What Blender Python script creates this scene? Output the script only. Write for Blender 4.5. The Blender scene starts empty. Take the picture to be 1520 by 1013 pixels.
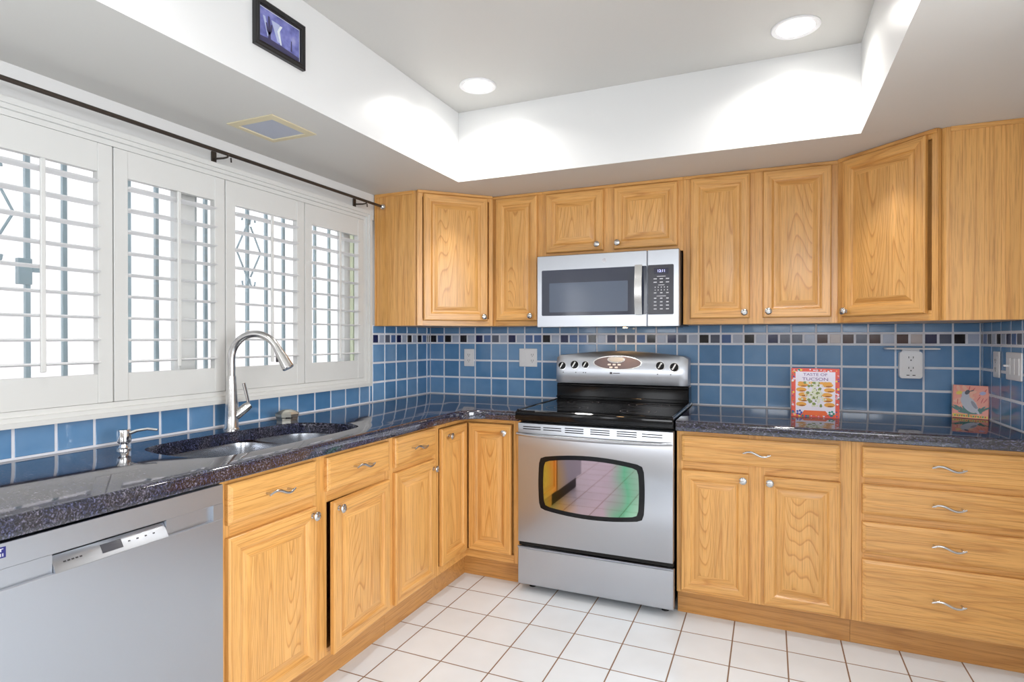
import bpy, bmesh, math, random
from mathutils import Vector, Matrix
random.seed(7)
PI = math.pi
scene = bpy.context.scene
COL = scene.collection

# ---------------------------------------------------------------- camera
cam_d = bpy.data.cameras.new('camera'); cam = bpy.data.objects.new('camera', cam_d); COL.objects.link(cam)
cam.location = (2.0785, -3.3738, 1.2438)
cam.rotation_euler = (PI/2 - 0.0047, 0, 0.4129)
cam_d.sensor_width = 36.0; cam_d.lens = 872.38/1520*36.0; cam_d.clip_start = 0.02
scene.camera = cam

# ---------------------------------------------------------------- world, lights, exposure
scene.view_settings.view_transform = 'Standard'
scene.view_settings.look = 'None'
scene.view_settings.gamma = 1.0
scene.view_settings.use_curve_mapping = False
scene.view_settings.exposure = 0.1
w = bpy.data.worlds.new('daylight'); scene.world = w; w.use_nodes = True
bg = w.node_tree.nodes['Background']
bg.inputs[0].default_value = (0.93, 0.95, 1.0, 1); bg.inputs[1].default_value = 2.2

def area(name, loc, rot, sx, sy, power, color=(1, 1, 1), shape='RECTANGLE', spread=PI):
    d = bpy.data.lights.new(name, 'AREA'); d.shape = shape; d.size = sx; d.size_y = sy
    d.energy = power; d.color = color; d.spread = spread
    o = bpy.data.objects.new(name, d); COL.objects.link(o); o.location = loc; o.rotation_euler = rot
    return o
# unseen rear and left windows, placed from steel streaks; then two added fill lamps
area('rear_window_daylight', (0.45, -6.42, 1.75), (PI/2, 0, 0), 0.5, 0.9, 6, (0.95, 0.975, 1.0))
area('rear_fill', (2.7, -6.42, 1.85), (PI/2, 0, 0), 1.7, 0.8, 30, (0.95, 0.975, 1.0))  # added fill, kept high so the wall tiles do not reflect it
area('left_window_daylight', (0.03, -4.0, 1.2), (PI/2, 0, -PI/2), 0.7, 1.3, 8, (0.95, 0.975, 1.0))
area('side_fill', (5.12, -3.6, 1.3), (PI/2, 0, PI/2), 2.6, 1.9, 100, (0.95, 0.975, 1.0))  # added main fill from the unseen right side

# ---------------------------------------------------------------- materials
def lin(r, g=None, b=None):
    if g is None: r, g, b = r
    f = lambda v: (v/255/12.92) if v/255 <= 0.04045 else ((v/255+0.055)/1.055)**2.4
    return (f(r), f(g), f(b), 1)
MATS = {}
def nt(name):
    m = bpy.data.materials.new(name); m.use_nodes = True
    MATS[name] = m
    return m, m.node_tree.nodes, m.node_tree.links, m.node_tree.nodes['Principled BSDF']
def plain(name, col, rough=0.5, metal=0.0, emit=None, es=0.0, coat=0.0, noise=0.0, spec=0.5):
    m, N, L, P = nt(name)
    P.inputs['Base Color'].default_value = col; P.inputs['Roughness'].default_value = rough
    P.inputs['Metallic'].default_value = metal; P.inputs['Coat Weight'].default_value = coat
    P.inputs['Specular IOR Level'].default_value = spec
    if emit: P.inputs['Emission Color'].default_value = emit; P.inputs['Emission Strength'].default_value = es
    if noise:
        tc = N.new('ShaderNodeTexCoord'); nz = N.new('ShaderNodeTexNoise'); nz.inputs['Scale'].default_value = 90
        L.new(tc.outputs['Object'], nz.inputs['Vector'])
        bp = N.new('ShaderNodeBump'); bp.inputs['Strength'].default_value = noise; bp.inputs['Distance'].default_value = 0.004
        L.new(nz.outputs['Fac'], bp.inputs['Height']); L.new(bp.outputs['Normal'], P.inputs['Normal'])
    return m
def ramp(N, pts, interp='LINEAR'):
    r = N.new('ShaderNodeValToRGB'); r.color_ramp.interpolation = interp
    e = r.color_ramp.elements
    e[0].position, e[0].color = pts[0]; e[1].position, e[1].color = pts[-1]
    for p, c in pts[1:-1]:
        k = e.new(p); k.color = c
    return r
def oak(name, axis, light, mid, dark, rough=0.33, across=4.2, along=0.36, bands=34.0, mixf=0.5):
    m, N, L, P = nt(name)
    tc = N.new('ShaderNodeTexCoord'); oi = N.new('ShaderNodeObjectInfo')
    mul = N.new('ShaderNodeVectorMath'); mul.operation = 'SCALE'; mul.inputs[0].default_value = (13.7, 9.1, 17.3)
    L.new(oi.outputs['Random'], mul.inputs['Scale'])
    add = N.new('ShaderNodeVectorMath'); add.operation = 'ADD'
    L.new(tc.outputs['Object'], add.inputs[0]); L.new(mul.outputs[0], add.inputs[1])
    def mapped(s_across, s_along):
        mp = N.new('ShaderNodeMapping')
        sc = [s_across]*3; sc[axis] = s_along; mp.inputs['Scale'].default_value = sc
        L.new(add.outputs[0], mp.inputs['Vector']); return mp
    def noise(vec, detail, rough_=0.5):
        n = N.new('ShaderNodeTexNoise'); n.inputs['Scale'].default_value = 1.0; n.inputs['Detail'].default_value = detail; n.inputs['Roughness'].default_value = rough_
        L.new(vec.outputs[0], n.inputs['Vector']); return n
    # growth-ring contours: a stretched noise field cut into bands gives the cathedral figure
    n1 = noise(mapped(across, along), 1.0, 0.4)
    mm = N.new('ShaderNodeMath'); mm.operation = 'MULTIPLY'; mm.inputs[1].default_value = bands; L.new(n1.outputs['Fac'], mm.inputs[0])
    fr = N.new('ShaderNodeMath'); fr.operation = 'FRACT'; L.new(mm.outputs[0], fr.inputs[0])
    r1 = ramp(N, [(0.0, light), (0.5, light), (0.8, mid), (0.92, dark), (1.0, mid)]); L.new(fr.outputs[0], r1.inputs[0])
    # pores
    n2 = noise(mapped(330, 9.0), 3)
    r2 = ramp(N, [(0.34, (0.56, 0.48, 0.40, 1)), (0.52, (1, 1, 1, 1))]); L.new(n2.outputs['Fac'], r2.inputs[0])
    n3 = noise(mapped(26, 0.8), 3, 0.6)
    r3 = ramp(N, [(0.3, (0.84, 0.79, 0.72, 1)), (0.7, (1.06, 1.05, 1.04, 1))]); L.new(n3.outputs['Fac'], r3.inputs[0])
    m0 = N.new('ShaderNodeMix'); m0.data_type = 'RGBA'; m0.inputs[0].default_value = mixf
    m0.inputs[6].default_value = mid; L.new(r1.outputs[0], m0.inputs[7])
    m1 = N.new('ShaderNodeMix'); m1.data_type = 'RGBA'; m1.blend_type = 'MULTIPLY'; m1.inputs[0].default_value = 0.5
    L.new(m0.outputs[2], m1.inputs[6]); L.new(r2.outputs[0], m1.inputs[7])
    m2 = N.new('ShaderNodeMix'); m2.data_type = 'RGBA'; m2.blend_type = 'MULTIPLY'; m2.inputs[0].default_value = 0.9
    L.new(m1.outputs[2], m2.inputs[6]); L.new(r3.outputs[0], m2.inputs[7])
    L.new(m2.outputs[2], P.inputs['Base Color'])
    P.inputs['Roughness'].default_value = rough; P.inputs['Coat Weight'].default_value = 0.25; P.inputs['Coat Roughness'].default_value = 0.2
    bp = N.new('ShaderNodeBump'); bp.inputs['Strength'].default_value = 0.1; bp.inputs['Distance'].default_value = 0.001
    L.new(n2.outputs['Fac'], bp.inputs['Height']); L.new(bp.outputs['Normal'], P.inputs['Normal'])
    return m
OL, OM, OD = lin(236, 184, 114), lin(228, 170, 95), lin(184, 118, 56)
OAKV = oak('oak_upright', 2, OL, OM, OD, across=14, along=0.22, bands=9, mixf=0.4)
OAKH = oak('oak_level', 0, OL, OM, OD, across=9, along=0.5, bands=12, mixf=0.4)
OAKP = oak('oak_figured', 2, OL, OM, OD, across=6.0, along=0.62, bands=40, mixf=0.55)
OAKT_SHADE = oak('oak_toe_shaded', 0, lin(212, 158, 92), lin(198, 142, 76), lin(156, 102, 50), across=9, along=0.5, bands=12, mixf=0.4)  # deeper oak puts the shade under the cabinet overhang into the colour
OAK = [OAKV, OAKH, OAKP]

def steel(name, axis, base=(0.50, 0.52, 0.56, 1), rough=0.3, aniso=0.88):
    m, N, L, P = nt(name)
    tc = N.new('ShaderNodeTexCoord'); mp = N.new('ShaderNodeMapping')
    sc = [1500.0]*3; sc[axis] = 3.0; mp.inputs['Scale'].default_value = sc
    L.new(tc.outputs['Object'], mp.inputs['Vector'])
    n = N.new('ShaderNodeTexNoise'); n.inputs['Scale'].default_value = 1.0; n.inputs['Detail'].default_value = 1
    L.new(mp.outputs[0], n.inputs['Vector'])
    mr = N.new('ShaderNodeMapRange'); mr.inputs['To Min'].default_value = rough-0.03; mr.inputs['To Max'].default_value = rough+0.03
    L.new(n.outputs['Fac'], mr.inputs['Value']); L.new(mr.outputs[0], P.inputs['Roughness'])
    P.inputs['Base Color'].default_value = base; P.inputs['Metallic'].default_value = 1.0
    tg = N.new('ShaderNodeTangent'); tg.direction_type = 'RADIAL'; tg.axis = 'Z'; L.new(tg.outputs[0], P.inputs['Tangent'])
    P.inputs['Anisotropic'].default_value = aniso
    return m
STEEL = steel('brushed_steel', 0)
STEELV = steel('brushed_steel_sink', 1, rough=0.24, aniso=0.3)
NICKEL = plain('satin_nickel', (0.60, 0.59, 0.58, 1), 0.22, 1.0)
CHROME = plain('polished_chrome', (0.78, 0.78, 0.78, 1), 0.12, 1.0)
PEWTER = plain('pewter', (0.72, 0.71, 0.63, 1), 0.34, 1.0)

def granite():
    m, N, L, P = nt('dark_granite')
    tc = N.new('ShaderNodeTexCoord')
    mp = N.new('ShaderNodeMapping'); mp.inputs['Rotation'].default_value = (0, 0, 0.5); mp.inputs['Scale'].default_value = (1, 2.3, 2.0)
    L.new(tc.outputs['Object'], mp.inputs['Vector'])
    n1 = N.new('ShaderNodeTexNoise'); n1.inputs['Scale'].default_value = 95; n1.inputs['Detail'].default_value = 5; n1.inputs['Roughness'].default_value = 0.7; n1.inputs['Distortion'].default_value = 0.6
    L.new(mp.outputs[0], n1.inputs['Vector'])
    r1 = ramp(N, [(0.40, lin(16, 17, 24)), (0.50, lin(38, 40, 54)), (0.58, lin(84, 86, 106)), (0.69, lin(150, 148, 166))])
    L.new(n1.outputs['Fac'], r1.inputs[0])
    n2 = N.new('ShaderNodeTexNoise'); n2.inputs['Scale'].default_value = 7; n2.inputs['Detail'].default_value = 3
    L.new(mp.outputs[0], n2.inputs['Vector'])
    r2 = ramp(N, [(0.42, (0.55, 0.58, 0.78, 1)), (0.58, (1.0, 0.9, 0.84, 1))]); L.new(n2.outputs['Fac'], r2.inputs[0])
    mx = N.new('ShaderNodeMix'); mx.data_type = 'RGBA'; mx.blend_type = 'MULTIPLY'; mx.inputs[0].default_value = 1
    L.new(r1.outputs[0], mx.inputs[6]); L.new(r2.outputs[0], mx.inputs[7])
    L.new(mx.outputs[2], P.inputs['Base Color'])
    P.inputs['Roughness'].default_value = 0.06; P.inputs['IOR'].default_value = 1.9
    return m
GRAN = granite()

def tile_blue(name, c0, c1, c2):
    m, N, L, P = nt(name)
    g = N.new('ShaderNodeNewGeometry'); tc = N.new('ShaderNodeTexCoord')
    n = N.new('ShaderNodeTexNoise'); n.inputs['Scale'].default_value = 11; n.inputs['Detail'].default_value = 3
    L.new(tc.outputs['Object'], n.inputs['Vector'])
    mx = N.new('ShaderNodeMath'); mx.operation = 'MULTIPLY_ADD'; mx.inputs[1].default_value = 0.55
    L.new(g.outputs['Random Per Island'], mx.inputs[0])
    m2 = N.new('ShaderNodeMath'); m2.operation = 'MULTIPLY'; m2.inputs[1].default_value = 0.45; L.new(n.outputs['Fac'], m2.inputs[0])
    L.new(m2.outputs[0], mx.inputs[2])
    r = ramp(N, [(0.1, c0), (0.5, c1), (0.9, c2)]); L.new(mx.outputs[0], r.inputs[0])
    L.new(r.outputs[0], P.inputs['Base Color'])
    P.inputs['Roughness'].default_value = 0.12; P.inputs['Coat Weight'].default_value = 0.3; P.inputs['Coat Roughness'].default_value = 0.05
    bp = N.new('ShaderNodeBump'); bp.inputs['Strength'].default_value = 0.15; bp.inputs['Distance'].default_value = 0.004
    L.new(n.outputs['Fac'], bp.inputs['Height']); L.new(bp.outputs['Normal'], P.inputs['Normal'])
    return m
TBLUE = tile_blue('blue_glazed_tile', lin(72, 122, 168), lin(96, 144, 190), lin(124, 164, 204))
MOS = [plain('mosaic_navy', lin(28, 34, 82), 0.1), plain('mosaic_black', lin(24, 20, 26), 0.1), plain('mosaic_blue', lin(84, 112, 162), 0.1),
       plain('mosaic_pale', lin(178, 188, 208), 0.15), plain('mosaic_slate', lin(92, 98, 116), 0.12), plain('mosaic_brown', lin(70, 38, 34), 0.1),
       plain('mosaic_sand', lin(190, 180, 178), 0.2)]
GROUT = plain('pale_grout', lin(236, 238, 246), 0.8)

def floor_mat():
    m, N, L, P = nt('white_floor_tile')
    tc = N.new('ShaderNodeTexCoord'); mp = N.new('ShaderNodeMapping'); mp.inputs['Location'].default_value = (-0.717+0.0, 0.805, 0)
    L.new(tc.outputs['Object'], mp.inputs['Vector'])
    b = N.new('ShaderNodeTexBrick'); b.offset = 0.0; b.inputs['Scale'].default_value = 1.0
    b.inputs['Brick Width'].default_value = 0.204; b.inputs['Row Height'].default_value = 0.204
    b.inputs['Mortar Size'].default_value = 0.0028; b.inputs['Mortar Smooth'].default_value = 0.1
    b.inputs['Color1'].default_value = lin(238, 245, 252); b.inputs['Color2'].default_value = lin(234, 241, 248); b.inputs['Mortar'].default_value = lin(140, 112, 92)
    L.new(mp.outputs[0], b.inputs['Vector'])
    n = N.new('ShaderNodeTexNoise'); n.inputs['Scale'].default_value = 6; L.new(tc.outputs['Object'], n.inputs['Vector'])
    r = ramp(N, [(0.3, (0.95, 0.945, 0.94, 1)), (0.7, (1, 1, 1, 1))]); L.new(n.outputs['Fac'], r.inputs[0])
    mx = N.new('ShaderNodeMix'); mx.data_type = 'RGBA'; mx.blend_type = 'MULTIPLY'; mx.inputs[0].default_value = 1
    L.new(b.outputs['Color'], mx.inputs[6]); L.new(r.outputs[0], mx.inputs[7]); L.new(mx.outputs[2], P.inputs['Base Color'])
    mr = N.new('ShaderNodeMapRange'); mr.inputs['To Min'].default_value = 0.17; mr.inputs['To Max'].default_value = 0.8
    L.new(b.outputs['Fac'], mr.inputs['Value']); L.new(mr.outputs[0], P.inputs['Roughness'])
    inv = N.new('ShaderNodeMath'); inv.operation = 'SUBTRACT'; inv.inputs[0].default_value = 1; L.new(b.outputs['Fac'], inv.inputs[1])
    bp = N.new('ShaderNodeBump'); bp.inputs['Strength'].default_value = 0.5; bp.inputs['Distance'].default_value = 0.002
    L.new(inv.outputs[0], bp.inputs['Height']); L.new(bp.outputs['Normal'], P.inputs['Normal'])
    return m
FLOOR = floor_mat()
PAINT = plain('white_semigloss_paint', lin(228, 228, 227), 0.28, noise=0.03)
CEIL_GREY = plain('ceiling_grey', lin(216, 214, 209), 0.45, noise=0.03)
WPAINT = plain('white_woodwork', lin(216, 216, 213), 0.35)
LOUV = plain('louver_white', lin(236, 236, 236), 0.4)
DARKROD = plain('dark_bronze', lin(74, 66, 60), 0.4, 0.6)
BLACK = plain('black_enamel', lin(12, 12, 15), 0.1, spec=0.3)
BLACKM = plain('matte_black', lin(10, 10, 11), 0.7)  # plain matte black for slots, gaps and dark panels
BGLASS = plain('black_ceramic_glass', lin(8, 8, 11), 0.045)
SMOKE = plain('smoked_door_glass', lin(58, 62, 76), 0.08)
SMOKE2 = plain('smoked_mesh_glass', lin(84, 94, 112), 0.12)
PANELG = plain('charcoal_panel', lin(48, 48, 58), 0.2)
LEGEND = plain('pale_print', lin(200, 200, 206), 0.5)
NAVYD = plain('display_navy', lin(14, 12, 48), 0.15)
LCD = plain('lit_digits', lin(190, 190, 255), 0.4, emit=lin(190, 195, 255), es=1.6)
LCDG = plain('grey_display', lin(176, 184, 192), 0.2)
WPLAS = plain('white_plastic', lin(242, 241, 242), 0.35)
SLOT = plain('dark_slot', lin(60, 56, 60), 0.6)
CREAM = plain('cream_trim', lin(222, 210, 176), 0.5)
FROST = plain('frosted_lens', lin(182, 188, 204), 0.35)
IRON = plain('lightened_iron_paint', lin(168, 184, 190), 0.5)  # bar colour lightened for window glare and the unlit inner faces
STUCCO = plain('white_stucco', lin(244, 236, 234), 0.9, noise=0.3)
GREENISH = plain('pale_green_paint', lin(226, 232, 200), 0.8)
PAVE = plain('pale_paving', lin(205, 198, 190), 0.9)
BLUESTK = plain('blue_sticker', lin(28, 30, 110), 0.4)
LAMP = plain('lamp_lens', (1, 1, 1, 1), 0.5, emit=(1, 0.98, 0.94, 1), es=14)
WARMLAMP = plain('warm_lamp_lens', (1, 0.9, 0.7, 1), 0.5, emit=(1, 0.62, 0.28, 1), es=25)
DARKIN = plain('cabinet_interior', lin(90, 62, 40), 0.8)
def glass():
    m, N, L, P = nt('window_glass')
    N.remove(P); out = [n for n in N if n.type == 'OUTPUT_MATERIAL'][0]
    t = N.new('ShaderNodeBsdfTransparent'); t.inputs[0].default_value = (0.95, 0.97, 0.98, 1)
    g = N.new('ShaderNodeBsdfGlossy'); g.inputs['Roughness'].default_value = 0.02
    lw = N.new('ShaderNodeLayerWeight'); lw.inputs['Blend'].default_value = 0.5
    pw = N.new('ShaderNodeMath'); pw.operation = 'POWER'; pw.inputs[1].default_value = 5.0; L.new(lw.outputs['Facing'], pw.inputs[0])
    f = N.new('ShaderNodeMath'); f.operation = 'MULTIPLY_ADD'; f.inputs[1].default_value = 0.8; f.inputs[2].default_value = 0.04; L.new(pw.outputs[0], f.inputs[0])
    mx = N.new('ShaderNodeMixShader'); L.new(f.outputs[0], mx.inputs[0]); L.new(t.outputs[0], mx.inputs[1]); L.new(g.outputs[0], mx.inputs[2])
    L.new(mx.outputs[0], out.inputs[0]); return m
GLASS = glass()
def oven_glass():
    m, N, L, P = nt('coated_oven_glass')
    tc = N.new('ShaderNodeTexCoord'); n = N.new('ShaderNodeTexNoise'); n.inputs['Scale'].default_value = 6; n.inputs['Detail'].default_value = 1
    L.new(tc.outputs['Object'], n.inputs['Vector'])
    sx = N.new('ShaderNodeSeparateXYZ'); L.new(tc.outputs['Object'], sx.inputs[0])
    a = N.new('ShaderNodeMath'); a.operation = 'MULTIPLY_ADD'; a.inputs[1].default_value = 0.16; L.new(n.outputs['Fac'], a.inputs[0]); L.new(sx.outputs[0], a.inputs[2])
    mr = N.new('ShaderNodeMapRange'); mr.inputs['From Min'].default_value = 0.21; mr.inputs['From Max'].default_value = 0.69; L.new(a.outputs[0], mr.inputs['Value'])
    r = ramp(N, [(0.0, (0.42, 0.44, 0.10, 1)), (0.16, (0.55, 0.30, 0.10, 1)), (0.30, (0.40, 0.30, 0.32, 1)), (0.66, (0.44, 0.32, 0.36, 1)), (0.85, (0.16, 0.42, 0.25, 1)), (1.0, (0.30, 0.42, 0.32, 1))])
    L.new(mr.outputs[0], r.inputs[0]); L.new(r.outputs[0], P.inputs['Base Color'])
    P.inputs['Metallic'].default_value = 1.0; P.inputs['Roughness'].default_value = 0.03
    return m
OVENG = oven_glass()

# ---------------------------------------------------------------- mesh builder
class MB:
    def __init__(s): s.bm = bmesh.new()
    def _take(s, t, mat):
        vm = {}
        for v in t.verts: vm[v] = s.bm.verts.new(v.co)
        for f in t.faces:
            try:
                g = s.bm.faces.new([vm[v] for v in f.verts]); g.material_index = mat
            except ValueError: pass
        t.free()
    def box(s, x0, x1, y0, y1, z0, z1, bev=0.0, mat=0, seg=1):
        t = bmesh.new()
        bmesh.ops.create_cube(t, size=1.0, matrix=Matrix.Translation(((x0+x1)/2, (y0+y1)/2, (z0+z1)/2)) @ Matrix.Diagonal((x1-x0, y1-y0, z1-z0, 1)))
        if bev: bmesh.ops.bevel(t, geom=t.edges[:], offset=bev, segments=seg, affect='EDGES', profile=0.5)
        s._take(t, mat); return s
    def loft(s, loops, mat=0, cap0=True, cap1=True, closed=True):
        rows = [[s.bm.verts.new(p) for p in lp] for lp in loops]
        n = len(rows[0])
        for a, b in zip(rows, rows[1:]):
            for i in range(n if closed else n-1):
                j = (i+1) % n
                f = s.bm.faces.new((a[i], a[j], b[j], b[i])); f.material_index = mat
        if cap0: f = s.bm.faces.new(rows[0][::-1]); f.material_index = mat
        if cap1: f = s.bm.faces.new(rows[-1]); f.material_index = mat
        return s
    def lathe(s, prof, o=(0, 0, 0), axis=(0, 0, 1), n=24, mat=0):
        q = Vector(axis).to_track_quat('Z', 'Y'); o = Vector(o)
        loops = [[o + q @ Vector((r*math.cos(2*PI*i/n), r*math.sin(2*PI*i/n), z)) for i in range(n)] for r, z in prof]
        return s.loft(loops, mat)
    def tube(s, pts, r, n=10, mat=0, flat=1.0):
        pts = [Vector(p) for p in pts]; R = r if isinstance(r, (list, tuple)) else [r]*len(pts)
        loops = []; up = None
        for i, p in enumerate(pts):
            d = (pts[min(i+1, len(pts)-1)] - pts[max(i-1, 0)]).normalized()
            if up is None:
                up = Vector((0, 0, 1)) if abs(d.z) < 0.9 else Vector((1, 0, 0))
            side = d.cross(up).normalized(); up = side.cross(d).normalized()
            loops.append([p + R[i]*(math.cos(2*PI*k/n)*side + flat*math.sin(2*PI*k/n)*up) for k in range(n)])
        return s.loft(loops, mat)
    def prism(s, poly, a0, a1, f, mat=0):
        """poly of (u,v); f(u,v,a) -> point"""
        return s.loft([[f(u, v, a0) for u, v in poly], [f(u, v, a1) for u, v in poly]], mat)
    def build(s, name, mats, parent=None, loc=(0, 0, 0), rot=(0, 0, 0), sharp=33):
        bm = s.bm
        bmesh.ops.recalc_face_normals(bm, faces=bm.faces[:])
        for f in bm.faces: f.smooth = True
        lim = math.radians(sharp)
        for e in bm.edges:
            if len(e.link_faces) == 2:
                e.smooth = e.calc_face_angle(0.0) < lim
        me = bpy.data.meshes.new(name); bm.to_mesh(me); bm.free()
        for m in (mats if isinstance(mats, (list, tuple)) else [mats]): me.materials.append(m)
        o = bpy.data.objects.new(name, me); COL.objects.link(o)
        o.location = loc; o.rotation_euler = rot
        if parent: o.parent = parent
        return o
def thing(name, label, cat, loc=(0, 0, 0), rz=0.0, group=None):
    o = bpy.data.objects.new(name, None); COL.objects.link(o); o.empty_display_size = 0.05
    o.location = loc; o.rotation_euler = (0, 0, rz); o['label'] = label; o['category'] = cat
    if group: o['group'] = group
    return o
def tag(o, label, cat, group=None):
    o['label'] = label; o['category'] = cat
    if group: o['group'] = group
    return o
def struct(o): o['kind'] = 'structure'; return o
def dup(root, loc, label):
    r = root.copy(); COL.objects.link(r); r.location = loc; r['label'] = label
    for ch in list(root.children):
        c = ch.copy(); COL.objects.link(c); c.parent = r
        for g in list(ch.children):
            d = g.copy(); COL.objects.link(d); d.parent = c
    return r
def rrect(u0, u1, v0, v1, r, n=6):
    out = []
    for cx, cy, a0 in ((u1-r, v1-r, 0), (u0+r, v1-r, 90), (u0+r, v0+r, 180), (u1-r, v0+r, 270)):
        for k in range(n+1):
            a = math.radians(a0+90*k/n); out.append((cx+r*math.cos(a), cy+r*math.sin(a)))
    return out
def text_mesh(name, body, size, mat, parent, loc, rot, depth=0.0003, align='CENTER', sx=1.0):
    c = bpy.data.curves.new(name, 'FONT'); c.body = body; c.size = size; c.extrude = depth; c.align_x = align; c.align_y = 'CENTER'
    t = bpy.data.objects.new(name+'_curve', c); COL.objects.link(t)
    dg = bpy.context.evaluated_depsgraph_get()
    me = bpy.data.meshes.new_from_object(t.evaluated_get(dg)); bpy.data.objects.remove(t); bpy.data.curves.remove(c)
    for v in me.vertices: v.co.x *= sx
    me.materials.clear(); me.materials.append(mat)
    o = bpy.data.objects.new(name, me); COL.objects.link(o); o.location = loc; o.rotation_euler = rot
    if parent: o.parent = parent
    return o

# ---------------------------------------------------------------- dimensions
W = 2.983; ZC = 0.878; ZU = 1.314; ZS = 2.064; ZT = 2.427
TX0, TX1, TY0, TY1 = 0.581, 2.4125, -3.7, -0.656
XF, YF = 0.625, -0.655            # face-frame planes of the base runs
RX, RY = 5.2, -6.5

# ---------------------------------------------------------------- setting
b = MB(); b.box(-0.15, RX, RY, 0.15, -0.1, 0.0); struct(b.build('floor', FLOOR))
WY0, WY1, WZ0, WZ1 = -2.56, -0.585, 1.00, 1.92
b = MB()
b.box(-0.15, 0, RY, 0.0, 0, WZ0); b.box(-0.15, 0, RY, 0.0, WZ1, 2.6)
b.box(-0.15, 0, RY, -4.4, WZ0, WZ1); b.box(-0.15, 0, -3.6, WY0, WZ0, WZ1); b.box(-0.15, 0, WY1, 0.0, WZ0, WZ1)
wall_left = struct(b.build('wall_left', PAINT))
b = MB(); b.box(-0.15, RX, 0.0, 0.15, 0, 2.6); wall_back = struct(b.build('wall_back', PAINT))
b = MB(); b.box(W, W+0.12, -1.75, 0.0, 0, 2.6); wall_right = struct(b.build('wall_right', PAINT))
# living-area shell behind the camera, with openings for the rear window and the added fill lamps
b = MB()
b.box(-0.15, RX, RY-0.15, RY, 0, 1.28); b.box(-0.15, RX, RY-0.15, RY, 2.27, 2.6); b.box(-0.15, 0.18, RY-0.15, RY, 1.28, 2.27); b.box(0.72, 1.83, RY-0.15, RY, 1.28, 2.27); b.box(3.57, RX, RY-0.15, RY, 1.28, 2.27)
struct(b.build('wall_rear', plain('taupe_wall_paint', lin(176, 168, 160), 0.6)))
b = MB()
b.box(RX, RX+0.15, RY, -4.9, 0, 2.6); b.box(RX, RX+0.15, -2.3, 0.15, 0, 2.6); b.box(RX, RX+0.15, -4.9, -2.3, 2.25, 2.6); b.box(RX, RX+0.15, -4.9, -2.3, 0, 0.35)
struct(b.build('wall_side', PAINT))
b = MB(); b.box(-0.15, RX, RY, 0.15, ZT, 2.6)
ceiling = struct(b.build('ceiling', CEIL_GREY))
b = MB()
e = 0.0005
b.box(e, TX0, RY, -e, ZS, ZT-e); b.box(TX0+e, W-e, TY1, -e, ZS, ZT-e); b.box(TX1, W-e, TY0, TY1-e, ZS, ZT-e)
so = b.build('soffit', [PAINT, CEIL_GREY], ceiling)
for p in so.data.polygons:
    if p.normal.z < -0.5: p.material_index = 1  # down-facing soffit faces take the slightly greyer ceiling colour

# tile backsplashes
TP, TZ, G = 0.1148, 0.1111, 0.0082
def tile_on(b, f, u0, u1, z0, z1, mat, d=0.0065, G=G):
    if u1-u0 < 0.012 or z1-z0 < 0.008: return
    g = G/2; c = 0.0018
    lo = lambda k, dd: [f(u0+g+k, z0+g+k, dd), f(u1-g-k, z0+g+k, dd), f(u1-g-k, z1-g-k, dd), f(u0+g+k, z1-g-k, dd)]
    b.loft([lo(0, 0.003), lo(0, d-c), lo(c, d)], mat, cap0=False)
seqm = [1, 2, 1, 3, 1, 3, 0, 2, 4, 3, 0, 3, 2, 2, 1, 3, 0, 2, 2, 1, 3, 0, 4, 4, 2, 1, 3, 0, 4, 3, 1, 4, 2, 3, 1, 3, 0, 4, 4, 3, 5, 6, 5, 4, 5, 3, 5, 6, 0, 4, 1, 3]
def splash(parent, f, u_lines, z_full0, u_min, u_max, top=True, low_top=None):
    b = MB()
    zt = ZU+0.004 if low_top is None else low_top
    P = [f(u_min, ZC, 0), f(u_max, ZC, 0), f(u_max, zt, 0), f(u_min, zt, 0)]
    Q = [f(u_min, ZC, 0.0048), f(u_max, ZC, 0.0048), f(u_max, zt, 0.0048), f(u_min, zt, 0.0048)]
    b.loft([P, Q], 1)
    us = [u for u in u_lines if u_min < u < u_max]; us = [u_min]+us+[u_max]
    rows = [(ZC+0.003+i*TZ, ZC+(i+1)*TZ) for i in range(3)] if low_top is None else [(ZC+0.003, low_top)]
    for a, c in zip(us, us[1:]):
        for z0, z1 in rows: tile_on(b, f, a, c, z0, z1, 0)
        if low_top is None:
            tile_on(b, f, a, c, ZC+3*TZ+0.0585, zt, 0)
            m = (a+c)/2
            for p, q in ((a, m), (m, c)):
                k = int(round(p/(TP/2)))
                tile_on(b, f, p, q, ZC+3*TZ+0.002, ZC+3*TZ+0.0565, 2+seqm[k % len(seqm)], 0.0062, 0.0095)
    return b.build('tile_backsplash', [TBLUE, GROUT]+MOS, parent, sharp=20)
splash(wall_back, lambda u, z, d: (u, -d, z), [k*TP for k in range(1, 26)], ZC, 0.0075, W-0.0075)
splash(wall_left, lambda u, z, d: (d, -u, z), [0.045+0.1159*k for k in range(0, 8)], ZC, 0.0005, 0.652)
splash(wall_left, lambda u, z, d: (d, -u, z), [0.045+0.1159*k for k in range(0, 30)], ZC, 0.652, 3.0, low_top=0.985)
splash(wall_right, lambda u, z, d: (W-d, -u, z), [0.03+0.1148*k for k in range(0, 8)], ZC, 0.0005, 0.72)

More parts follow.
